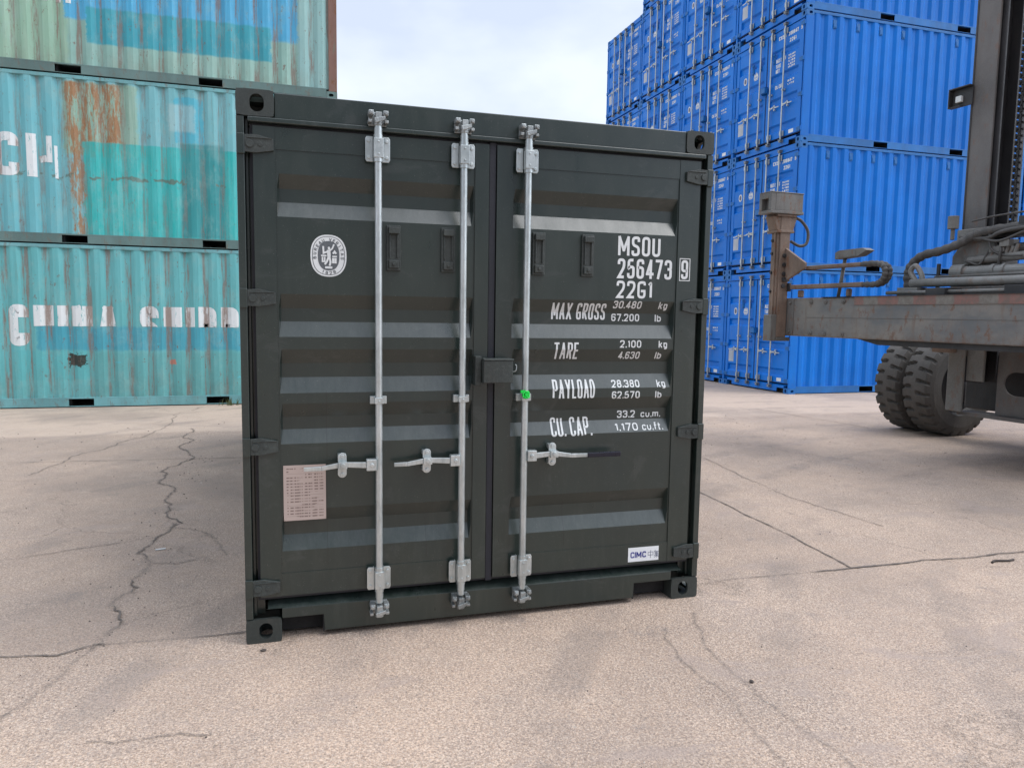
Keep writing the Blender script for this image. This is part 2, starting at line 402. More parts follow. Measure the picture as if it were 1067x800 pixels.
def placard_mat(name, base, u_axis='x', u0=.181, z0=.59, w=.197, h=.27, k=1.0):
    n = NT(name, .45, .1)
    u = n.x
    row = n.op('FRACT', n.mul(n.z, 68.0)); rm = n.band(row, .30, .72, .05)
    wd = n.step(n.noise(150, 2, .5, sc=(1.4, 1, .03)), .46, .50)
    blk = n.step(n.noise(17, 1, .5, sc=(.6, 1, 1.7)), .40, .44)
    inn = n.rect(n.x, n.z, u0 + .014, u0 + w - .012, z0 + .012, z0 + h - .012, .001)
    mk = n.mul(n.mul(n.mul(rm, wd), n.mul(blk, inn)), .75)
    c = n.mix(n.noise(8, 5, .6), base, tuple(x * .8 for x in base))
    c = n.mix(mk, c, (.10, .06, .05))
    lines = n.band(n.op('FRACT', n.mul(n.add(n.z, .012), 1 / .052)), .0, .03, .01)
    c = n.mix(n.mul(n.mul(lines, inn), .5), c, (.12, .09, .08))
    n.color(c); return n.m
M['placard'] = placard_mat('pinkish_metal_data_plate', (.50, .40, .36))
M['placard_grey'] = painted('grey_metal_data_plate', (.42, .45, .50), .4, amt=.1)
M['sticker'] = painted('white_sticker', (.74, .76, .78), .4, amt=.05, var=.03)
def blue_paint():
    n = NT('bright_blue_container_paint', .42)
    gp = n.t.nodes.new('ShaderNodeNewGeometry'); fn = n.t.nodes.new('ShaderNodeTexNoise'); n.t.links.new(gp.outputs['Position'], fn.inputs['Vector']); fn.inputs['Scale'].default_value = .23; fn.inputs['Detail'].default_value = 2
    c = n.mix(n.step(n.noise(1.3, 4, .6), .3, .7), (.000, .160, .62), (.000, .20, .74))
    c = n.mix(n.mul(n.step(fn.outputs[0], .38, .62), .5), c, (.000, .135, .53))
    ce = n.t.nodes.new('ShaderNodeVectorMath'); ce.operation = 'MULTIPLY_ADD'; n.t.links.new(gp.outputs['Position'], ce.inputs[0]); ce.inputs[1].default_value = (1 / 6.11, 1 / 2.445, 1 / 2.593); ce.inputs[2].default_value = (-.67, -.872, 0.002)
    fl = n.t.nodes.new('ShaderNodeVectorMath'); fl.operation = 'FLOOR'; n.t.links.new(ce.outputs[0], fl.inputs[0])
    wh = n.t.nodes.new('ShaderNodeTexWhiteNoise'); n.t.links.new(fl.outputs[0], wh.inputs['Vector'])
    c = n.mix(n.mul(wh.outputs['Value'], .30), c, (.002, .155, .56))
    d = n.mul(n.step(n.noise(5, 7, .7, sc=(2.5, 2.5, .3)), .5, .8), .30)
    c = n.mix(d, c, (.05, .17, .36))
    c = n.mix(n.mul(n.step(n.noise(30, 6, .8, sc=(1, 1, .5)), .735, .75), .7), c, (.35, .5, .7))
    low = n.mul(n.mul(n.op('SUBTRACT', 1.0, n.step(n.z, .0, .5)), n.step(n.noise(12, 6, .7), .4, .7)), .22)
    c = n.mix(low, c, (.12, .17, .27))
    n.color(c); n.rough(n.mapr(n.noise(6, 5, .6), .3, .7, .34, .52))
    n.b.inputs['Coat Weight'].default_value = .0; n.b.inputs['Specular IOR Level'].default_value = .30
    n.bump(n.noise(3, 4, .5), .01, .25); return n.m
M['blue'] = blue_paint()
M['blue_dull'] = painted('dull_blue_frame_paint', (.008, .145, .44), .5, dirt=(.1, .13, .2), amt=.35)
M['blue_shade'] = painted('blue_black_gasket', (.01, .025, .09), .6)

# local coords of a container: x across (0..W), y along (0..LEN), z up; the side seen is x = W
W, LEN, H = 2.438, 6.058, 2.591
def rust_layers(n, c, crest, k=1.0, seed=0.0):
    st = n.noise(6, 8, .78, sc=(1, 3.0, .22), off=(seed, seed * 2, 0))
    cr = n.mul(crest, n.step(st, .46, .56))
    c = n.mix(n.mul(cr, .8 * k), c, n.mix(n.noise(30, 4, .7), (.17, .10, .075), (.32, .24, .20)))
    sp = n.step(n.noise(13, 8, .78, sc=(1, 1, .6), off=(seed, 3, 1)), .61, .63)
    c = n.mix(n.mul(sp, .8 * k), c, n.mix(n.noise(60, 3, .7), (.08, .05, .04), (.28, .14, .09)))
    return c
PITCH = .29; PH0 = .0
def teal_mat(idx):
    n = NT('weathered_teal_paint_%s' % ('bottom', 'middle', 'top')[idx], .5)
    y, z = n.y, n.z
    wob = n.mul(n.add(n.noise(7, 8, .75), -.5), .22)
    yy = n.add(y, wob); zz = n.add(z, n.mul(n.add(n.noise(9, 6, .7, off=(5, 5, 5)), -.5), .12))
    fr = n.op('FRACT', n.mul(n.add(y, PITCH * 40 - (.13 + .29 * 1.0 - .145)), 1 / PITCH))
    crest = n.band(fr, .34, .66, .05)
    big = n.step(n.noise(.9, 5, .62, sc=(1, 1, .5), off=(idx * 3, 0, idx)), .3, .7)
    strk = n.step(n.noise(9, 6, .7, sc=(1, 1.4, .10), off=(0, idx * 5, 0)), .35, .72)
    def paint(a, b): return n.mix(n.mul(n.add(big, strk), .5), a, b)
    if idx == 0:
        c = paint((.105, .39, .40), (.17, .52, .54))
        c = n.mix(n.mul(n.rect(yy, zz, 1.42, 5.75, .92, 1.30, .03), .75), c, n.mix(strk, (.035, .30, .42), (.06, .38, .50)))
        c = n.mix(n.mul(n.rect(yy, zz, 1.15, 2.15, .45, .92, .012), .6), c, (.10, .45, .47))
        c = n.mix(n.mul(n.rect(yy, zz, 2.2, 5.9, .10, .88, .03), .25), c, (.12, .30, .28))
        chips = n.step(n.noise(3.2, 8, .72, sc=(1, 1, 2.6), off=(7, 2, 4)), .635, .65)
        zone = n.band(z, .35, 1.45, .1)
        c = n.mix(n.mul(n.mul(chips, zone), .75), c, n.mix(n.noise(40), (.03, .42, .52), (.18, .62, .68)))
        hole = n.rect(n.add(y, n.mul(n.add(n.noise(20, 5, .7, off=(2, 2, 2)), -.5), .22)), n.add(z, n.mul(n.add(n.noise(17, 5, .7, off=(9, 2, 2)), -.5), .22)), 1.84, 2.10, .66, .86, .006)
        c = n.mix(hole, c, (.025, .035, .028))
        red = n.rect(yy, zz, 3.33, 3.42, .68, .76, .004)
        c = n.mix(red, c, (.55, .22, .16))
        c = rust_layers(n, c, crest, 1.0, 1.3)
        grime = n.mul(n.op('SUBTRACT', 1.0, n.step(zz, .1, .8)), n.step(n.noise(4, 6, .7), .35, .7))
        c = n.mix(n.mul(grime, .35), c, (.12, .15, .13))
    elif idx == 1:
        c = paint((.15, .43, .46), (.26, .56, .61))
        c = n.mix(n.mul(n.rect(yy, z, 0, 1.85, .1, 2.5, .03), .35), c, (.14, .44, .52))
        rust = n.rect(yy, zz, 1.93, 2.72, 1.35, 2.5, .03)
        rust2 = n.rect(n.add(yy, n.mul(z, .05)), zz, 2.02, 2.24, .1, 1.6, .03)
        rn = n.step(n.noise(8, 8, .8, sc=(1, 2.2, .35), off=(4, 4, 0)), .43, .53)
        rcol = n.mix(n.noise(26, 6, .75, sc=(1, 2, .6)), (.20, .078, .028), (.46, .28, .14))
        ycol = n.mix(strk, (.26, .40, .26), (.40, .52, .36))
        c = n.mix(n.mul(n.rect(yy, zz, 1.90, 2.95, 1.4, 2.5, .03), .7), c, ycol)
        c = n.mix(n.mul(n.op('MAXIMUM', rust, n.mul(rust2, .95)), rn), c, rcol)
        turq = n.rect(yy, z, 2.16, 4.95, .10, 1.60, .015)
        c = n.mix(n.mul(turq, n.mapr(rn, 0, 1, .95, .80)), c, n.mix(strk, (.012, .42, .40), (.05, .52, .50)))
        strip = n.mul(n.rect(yy, zz, 2.16, 2.70, .5, 1.60, .02), n.step(n.noise(9, 8, .8, sc=(1, 3, .22), off=(1, 7, 0)), .60, .64))
        c = n.mix(strip, c, rcol)
        c = n.mix(n.mul(n.rect(y, z, 3.56, 4.22, .17, 1.68, .03), .8), c, n.mix(strk, (.03, .25, .27), (.045, .30, .32)))
        c = n.mix(n.mul(n.rect(yy, zz, 3.50, 3.92, 1.68, 2.40, .012), .75), c, (.06, .44, .58))
        c = n.mix(n.mul(n.rect(yy, zz, 3.40, 3.80, 1.85, 2.28, .03), .6), c, (.40, .58, .58))
        c = n.mix(n.mul(n.rect(yy, zz, .9, 1.85, .1, 2.5, .2), .25), c, (.08, .45, .50))
        c = rust_layers(n, c, crest, .65, 5.1)
        sc_ = n.mul(n.band(n.add(z, n.mul(n.add(n.noise(4, 4, .6), -.5), .25)), 1.03, 1.075, .008), n.step(n.noise(6, 4), .45, .5))
        c = n.mix(n.mul(sc_, .8), c, (.13, .16, .12))
    else:
        c = paint((.22, .42, .37), (.33, .53, .46))
        c = n.mix(n.mul(n.rect(yy, z, 0, 2.02, .1, 2.6, .04), .6), c, n.mix(strk, (.28, .46, .30), (.38, .55, .38)))
        c = n.mix(n.mul(n.rect(yy, z, 1.98, 5.42, .84, 2.5, .03), .85), c, n.mix(strk, (.03, .34, .62), (.07, .47, .78)))
        c = n.mix(n.rect(yy, z, 2.28, 5.0, .50, 1.04, .02), c, n.mix(strk, (.035, .32, .40), (.055, .38, .46)))
        c = n.mix(n.mul(n.rect(yy, zz, 5.42, 5.95, .1, 2.5, .02), .5), c, (.30, .52, .55))
        c = rust_layers(n, c, crest, 1.0, 8.7)
        grime = n.mul(n.op('SUBTRACT', 1.0, n.step(zz, .1, .6)), n.step(n.noise(4, 6, .7, sc=(1, 1, .4)), .35, .7))
        c = n.mix(n.mul(grime, .5), c, (.22, .25, .19))
    run = n.mul(n.step(n.noise(16, 9, .8, sc=(1, 1.6, .07), off=(idx * 2, 1, 4)), .54, .66), n.step(n.noise(1.2, 4, .6, off=(4, idx, 2)), .35, .6))
    c = n.mix(n.mul(run, .55), c, (.20, .17, .125))
    fade = n.step(n.noise(3.4, 8, .75, sc=(1, 1, .6), off=(idx, 8, 2)), .48, .66)
    c = n.mix(n.mul(fade, .28), c, (.34, .50, .47))
    d = n.step(n.noise(30, 6, .75), .62, .7)
    c = n.mix(n.mul(d, .25), c, (.09, .12, .11))
    n.color(c); n.rough(n.mapr(n.noise(7, 6, .7), .3, .7, .42, .65))
    n.bump(n.add(n.mul(n.noise(2.6, 4, .6), 1.0), n.mul(n.noise(26, 6, .7), .12)), .022, .35)
    return n.m
def worn_white():
    n = NT('worn_white_lettering', .55)
    c = n.mix(n.noise(6, 5, .6), (.70, .74, .74), (.82, .85, .85))
    fr = n.op('FRACT', n.mul(n.add(n.y, PITCH * 40 - (.13 + .29 * 1.0 - .145)), 1 / PITCH)); crest = n.band(fr, .34, .66, .05)
    c = n.mix(n.mul(n.step(n.noise(10, 9, .8, sc=(1, 2.0, .5)), .56, .62), .85), c, (.14, .44, .46))
    c = n.mix(n.mul(crest, n.mul(n.step(n.noise(9, 9, .8, sc=(1, 3, .3), off=(4, 1, 0)), .40, .50), .85)), c, n.mix(n.noise(40), (.20, .13, .10), (.36, .26, .21)))
    n.color(c); return n.m
M['white_worn'] = worn_white()
TEAL = [teal_mat(0), teal_mat(1), teal_mat(2)]
M['teal_frame'] = painted('grey_teal_rail_paint', (.12, .20, .19), .6, dirt=(.17, .12, .09), amt=.6, rust=.35)
M['teal_frame2'] = painted('light_teal_rail_paint', (.16, .38, .40), .6, dirt=(.2, .16, .13), amt=.5, rust=.45)
M['rust_post'] = painted('rusty_red_post', (.20, .11, .085), .7, dirt=(.10, .22, .17), amt=.75, rust=.9)

# ------------------------------------------------------------------ ground
def ground_mat():
    n = NT('worn_aggregate_concrete', .9)
    peb = n.t.nodes.new('ShaderNodeTexVoronoi'); n.t.links.new(n.vec(), peb.inputs['Vector']); peb.inputs['Scale'].default_value = 150
    pv = n.t.nodes.new('ShaderNodeSeparateColor'); n.t.links.new(peb.outputs['Color'], pv.inputs[0])
    peb2 = n.t.nodes.new('ShaderNodeTexVoronoi'); n.t.links.new(n.vec(), peb2.inputs['Vector']); peb2.inputs['Scale'].default_value = 300
    pv2 = n.t.nodes.new('ShaderNodeSeparateColor'); n.t.links.new(peb2.outputs['Color'], pv2.inputs[0])
    big = n.step(n.noise(.55, 7, .66, off=(2.2, .7, 0)), .36, .64)
    c = n.mix(big, (.262, .198, .154), (.405, .303, .230))
    c = n.mix(n.mul(n.step(n.noise(1.6, 8, .7, off=(1, 9, 0)), .44, .64), .6), c, (.235, .19, .162))
    wear = n.step(n.noise(.8, 5, .6, off=(6, 3, 0)), .35, .65)
    c = n.mix(n.mul(n.step(pv.outputs[0], .55, .95), n.mapr(wear, 0, 1, .35, .75)), c, (.66, .53, .42))
    c = n.mix(n.mul(n.step(pv.outputs[1], .62, .95), n.mapr(wear, 0, 1, .40, .65)), c, (.17, .13, .11))
    c = n.mix(n.mul(n.step(n.noise(90, 5, .8), .50, .56), n.mapr(wear, 0, 1, .45, .72)), c, (.62, .48, .37))
    c = n.mix(n.mul(n.step(n.noise(85, 5, .8, off=(4, 4, 1)), .52, .57), n.mapr(wear, 0, 1, .80, .62)), c, (.13, .10, .085))
    c = n.mix(n.mul(n.step(pv2.outputs[0], .55, .95), .42), c, (.60, .55, .50))
    c = n.mix(n.mul(n.step(pv2.outputs[1], .55, .95), .42), c, (.17, .15, .14))
    # smoother grey slab behind the joint at y = 0.15, left of the box, soft shadow painted into its tone
    slab = n.mul(n.op('SUBTRACT', 1.0, n.step(n.x, .6, .8)), n.rect(n.y, n.x, .15, 6.75, -40, .7, .05))
    c = n.mix(n.mul(slab, n.mapr(n.noise(1.1, 4, .6), .3, .7, .10, .40)), c, (.215, .178, .156))
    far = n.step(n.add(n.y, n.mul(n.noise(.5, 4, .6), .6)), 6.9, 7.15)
    c = n.mix(n.mul(far, .6), c, (.47, .385, .32))  # far ground lightened: brightness beyond the cloud shadow, painted into the colour
    # broad worn places, dark damp stains, dull tyre sweeps
    c = n.mix(n.mul(n.step(n.noise(.33, 6, .62, off=(7, 1, 0)), .50, .66), .45), c, (.185, .155, .136))
    tyr = n.t.nodes.new('ShaderNodeTexWave'); tyr.wave_type = 'RINGS'; tyr.rings_direction = 'Z'; tyr.inputs['Scale'].default_value = .34; tyr.inputs['Distortion'].default_value = 1.4; tyr.inputs['Detail'].default_value = 3
    n.t.links.new(n.vec(off=(-9, 5, 0)), tyr.inputs['Vector'])
    c = n.mix(n.mul(n.mul(n.step(tyr.outputs['Fac'], .82, .97), n.step(n.noise(1.3, 5, .7, off=(2, 2, 7)), .42, .62)), .33), c, (.17, .15, .138))
    # stains, oil drops
    c = n.mix(n.mul(n.step(n.noise(3.2, 9, .78, off=(12, 4, 0)), .56, .68), .50), c, (.17, .155, .15))
    c = n.mix(n.step(n.vor(3.1), .035, .02), c, (.09, .085, .08)) if False else c
    swirl = n.mul(n.step(n.noise(1.1, 8, .62, sc=(1, 2.2, 1), off=(3, 8, 0), dist=1.2), .56, .66), .45)
    c = n.mix(swirl, c, (.30, .25, .225))
    c = n.mix(n.mul(n.step(n.noise(9, 8, .8, sc=(1, 1.5, 1), off=(2, 14, 0)), .585, .64), .35), c, (.14, .115, .10))
    c = n.mix(n.mul(n.step(n.noise(7, 9, .8, off=(21, 4, 0)), .57, .66), .35), c, (.52, .42, .34))
    # fine hairline cracks
    dn = n.noise(3, 6, .65, dist=.0)
    vv = n.t.nodes.new('ShaderNodeTexVoronoi'); vv.feature = 'DISTANCE_TO_EDGE'; vv.inputs['Scale'].default_value = .55
    mp = n.t.nodes.new('ShaderNodeVectorMath'); mp.operation = 'MULTIPLY_ADD'
    cn = n.t.nodes.new('ShaderNodeTexNoise'); n.t.links.new(n.vec(), cn.inputs['Vector']); cn.inputs['Scale'].default_value = 2.5; cn.inputs['Detail'].default_value = 7; cn.inputs['Roughness'].default_value = .7
    n.t.links.new(cn.outputs['Color'], mp.inputs[0]); mp.inputs[1].default_value = (.55, .55, .55); n.t.links.new(n.co, mp.inputs[2])
    n.t.links.new(mp.outputs[0], vv.inputs['Vector'])
    hair = n.mul(n.op('SUBTRACT', 1.0, n.step(vv.outputs[0], .0, .006)), n.step(n.noise(.7, 3, .6, off=(3, 3, 3)), .48, .58))
    c = n.mix(n.mul(hair, .15), c, (.13, .12, .11))
    tn = n.t.nodes.new('ShaderNodeMix'); tn.data_type = 'RGBA'; tn.blend_type = 'MULTIPLY'; tn.clamp_result = False; tn.inputs[0].default_value = 1
    n.put(tn.inputs[6], c); tn.inputs[7].default_value = (1.08, 1.03, .995, 1); c = tn.outputs[2]
    n.color(c)
    h = n.add(n.mul(peb.outputs['Distance'], .5), n.add(n.mul(n.noise(25, 6, .7), .6), n.mul(hair, -.8)))
    n.bump(h, .006, .7)
    n.rough(n.mapr(n.noise(6, 5), .3, .7, .78, .95))
    return n.m
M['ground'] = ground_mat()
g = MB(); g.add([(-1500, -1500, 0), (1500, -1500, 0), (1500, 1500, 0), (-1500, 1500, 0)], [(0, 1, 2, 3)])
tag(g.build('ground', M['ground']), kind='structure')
def crack_mats():
    a = NT('crack_shadowed_dirt', .95); a.color(a.mix(a.noise(40, 5, .7), (.07, .060, .053), (.21, .175, .15)))
    b = NT('crack_edge_dirt', .95); b.color(b.mix(b.noise(30, 5, .7), (.13, .118, .108), (.24, .215, .195)))
    tr = b.t.nodes.new('ShaderNodeBsdfTransparent'); ms = b.t.nodes.new('ShaderNodeMixShader')
    uv = b.t.nodes.new('ShaderNodeAttribute'); uv.attribute_name = 'edge'
    fac = b.mul(b.step(b.add(b.op('SUBTRACT', 1.0, uv.outputs['Fac']), b.mul(b.add(b.noise(22, 6, .75), -.5), 1.5)), .5, 1.2), .28)
    b.t.links.new(fac, ms.inputs[0]); b.t.links.new(tr.outputs[0], ms.inputs[1]); b.t.links.new(b.b.outputs[0], ms.inputs[2])
    out = [n for n in b.t.nodes if n.type == 'OUTPUT_MATERIAL'][0]; b.t.links.new(ms.outputs[0], out.inputs[0])
    return a.m, b.m
CM, CB = crack_mats()
def fractal(pts, jag, lev):
    P = [Vector(p) for p in pts]
    for _ in range(lev):
        Q = [P[0]]
        for a, b in zip(P, P[1:]):
            d = b - a; m = (a + b) / 2 + Vector((-d.y, d.x)) * random.uniform(-jag, jag)
            Q += [m, b]
        P = Q
    return P
CRACKS = [  # points, core half-width, jaggedness, stain half-width, chance of a break
 ([(-1.1, 7.0), (-.95, 6.0), (-.84, 5.0), (-.96, 4.45), (-.95, 3.95), (-.8, 3.22), (-.58, 2.26), (-.64, 2.1), (-.70, 1.88), (-.64, 1.3), (-.67, 1.13), (-.64, .93), (-.63, .41), (-.67, .19)], .0045, .24, .06, .3),
 ([(-.67, .19), (-.75, -.03), (-.82, -.3), (-.88, -.43), (-1.0, -.8)], .0016, .12, .06, .6),
 ([(-4.5, .2), (-2.6, .17), (-1.07, .15), (-.83, .10), (-.69, .18), (-.48, .16), (.4, .17), (2.4, .16)], .0042, .06, .03, .10),
 ([(2.4, .16), (2.63, .17), (3.05, .18), (3.4, .17)], .002, .05, .03, .4),
 ([(3.4, .17), (3.68, .17), (4.24, .18), (5.1, .15), (8.5, .17)], .007, .05, .045, .06),
 ([(3.85, 3.4), (3.79, 2.25), (3.75, 1.55), (3.74, .92), (3.69, .4), (3.66, .17)], .0052, .03, .02, .05),
 ([(2.3, -.2), (2.2, -.45), (2.12, -.89), (2.12, -1.29), (2.14, -1.58), (2.1, -2.2)], .0007, .12, .04, .85),
 ([(2.05, -.35), (1.95, -.7), (1.98, -1.1), (1.9, -1.6)], .0006, .14, .03, .9),
 ([(-3.6, 1.35), (-1.46, 1.65), (-1.16, 1.78), (-.78, 1.9)], .0028, .10, .02, .35),
 ([(-4.2, 5.2), (-2.49, 4.99), (-1.58, 4.89), (-.31, 4.77), (.5, 4.7)], .0035, .05, .03, .45),
 ([(-.52, -.70), (-.32, -.73), (-.08, -.76)], .0016, .16, .02, .3),
 ([(8.0, 7.4), (8.08, 6.93), (8.26, 5.98), (8.35, 5.17)], .006, .05, .03, .1),
 ([(4.75, 4.4), (4.68, 3.51), (4.52, 2.24), (4.53, 1.46), (4.6, .9)], .003, .08, .02, .35),
 ([(-.65, 2.28), (-.45, 2.03), (-.29, 1.71), (-.2, 1.4)], .0012, .2, .05, .35),
 ([(-1.19, 9.4), (-1.52, 6.81), (-1.9, 5.52), (-2.2, 4.3)], .003, .18, .04, .4),
 ([(-.63, 1.35), (-.5, 1.30), (-.38, 1.36)], .002, .2, .04, .4),
]
co, st, stw = MB(), MB(), []
for pts, hw, jag, sw, brk in CRACKS:
    P = fractal(pts, jag * .75, 5 if len(pts) < 8 else 4)
    on = True; w = hw; wn = []
    for i in range(len(P)):
        if random.random() < .12: on = random.random() > brk
        w = .6 * w + .4 * hw * (random.uniform(.25, 1.7) if on else 0.0); wn.append(w)
    def ribbon2(mb, ws, z, att=None):
        V = []
        for i, p in enumerate(P):
            d = (P[min(i + 1, len(P) - 1)] - P[max(i - 1, 0)]).normalized(); nrm = Vector((-d.y, d.x))
            if att is None:
                V += [(*(p + nrm * ws[i] * random.uniform(.6, 1.3)), z), (*(p - nrm * ws[i] * random.uniform(.6, 1.3)), z)]
            else:
                for k in (1, 0, -1): V.append((*(p + nrm * ws[i] * k), z)); att.append(abs(k))
        n = len(P)
        if att is None: mb.add(V, [(2 * i, 2 * i + 1, 2 * i + 3, 2 * i + 2) for i in range(n - 1)])
        else: mb.add(V, [q for i in range(n - 1) for q in ((3 * i, 3 * i + 1, 3 * i + 4, 3 * i + 3), (3 * i + 1, 3 * i + 2, 3 * i + 5, 3 * i + 4))])
    ribbon2(st, [sw * random.uniform(.6, 1.4) for _ in P], .002 + .0002 * CRACKS.index((pts, hw, jag, sw, brk)), stw)
    ribbon2(co, wn, .0065)
tag(co.build('ground_crack', CM), kind='structure')
so = st.build('ground_crack_stain', CB); at = so.data.attributes.new('edge', 'FLOAT', 'POINT')
for i, v in enumerate(stw): at.data[i].value = v
tag(so, kind='structure')
# loose stones and flakes that one can tell apart
def stone(x, y, r, label, flat=.6, stretch=1.0):
    bm = bmesh.new(); bmesh.ops.create_icosphere(bm, subdivisions=2, radius=r)
    for v in bm.verts:
        v.co *= random.uniform(.8, 1.15); v.co.z *= flat; v.co.x *= stretch
    me = bpy.data.meshes.new('stone'); bm.to_mesh(me); bm.free(); me.materials.append(M['stone'])
    o = bpy.data.objects.new('stone', me); COL.objects.link(o); o.location = (x, y, r * flat * .8); tag(o, label, 'stone')
M['stone'] = painted('dark_stone', (.075, .062, .055), .9, amt=.3, var=.3)

# ------------------------------------------------------------------ container building
def casting(mb, x, y, z, sx, sy, top):
    """hollow ISO corner casting; (x, y, z) its outer corner, sx / sy point inward"""
    w, d, h, t = .165, .178, .118, .022
    # end face with an opening, side face with an opening, top or bottom with an opening
    ox = x if sx > 0 else x - w
    e = .0006
    plate_hole(mb, (ox, y, z), (1, 0, 0), (0, 0, 1), (0, sy, 0), w, h, t, obround(w / 2 + sx * .008, h / 2, .062, .079) if True else 0)
    oy = y + sy * (t + e)
    plate_hole(mb, (x, min(oy, oy + sy * (d - t)), z), (0, 1, 0), (0, 0, 1), (sx, 0, 0), d - t, h, t, obround((d - t) / 2, h / 2, .079, .051))
    zz = z + h - t if top else z
    plate_hole(mb, (min(x + sx * (t + e), x + sx * (w - e)), min(oy, oy + sy * (d - t - e)), zz + (-.0006 if top else .0006)), (1, 0, 0), (0, 1, 0), (0, 0, 1), w - t - 2 * e, d - t - e, t, obround((w - t) / 2, (d - t) / 2, .06, .11))
    # the two inner walls and the inner floor
    mb.box(x + sx * (w - .012), x + sx * (w - .0012), y + sy * (t + e), y + sy * d, z + .001, z + h - .001 - t)
    mb.box(x + sx * (t + e), x + sx * (w - .012), y + sy * (d - .012), y + sy * (d - .001), z + .001, z + h - t - .001)

def fit(x0, x1, z0, z1): return (x0, x1, z0, z1)
RZ = [(2.228, 2.165, 2.103, 2.033), (1.678, 1.612, 1.549, 1.477), (1.419, 1.350, 1.283, 1.210), (1.160, 1.092, 1.032, .966), (.645, .578, .514, .443)]
RX = [(.172, 1.104), (1.310, 2.238)]
DY, DD, DB = .014, .036, .010
def door_surf(x, z):
    fx = 0.0
    for a, b in RX:
        if a < x < b: fx = min(1, (x - a) / DB, (b - x) / DB)
    fz = 0.0
    for t0, t1, b1, b0 in RZ:
        if b0 < z < t0: fz = 1.0 if b1 <= z <= t1 else ((t0 - z) / (t0 - t1) if z > t1 else (z - b0) / (b1 - b0))
    return DY + DD * min(fx, fz)
ZB = sorted(z for r in RZ for z in r)
XB = [v for a, b in RX for v in (a, a + DB, b - DB, b)]

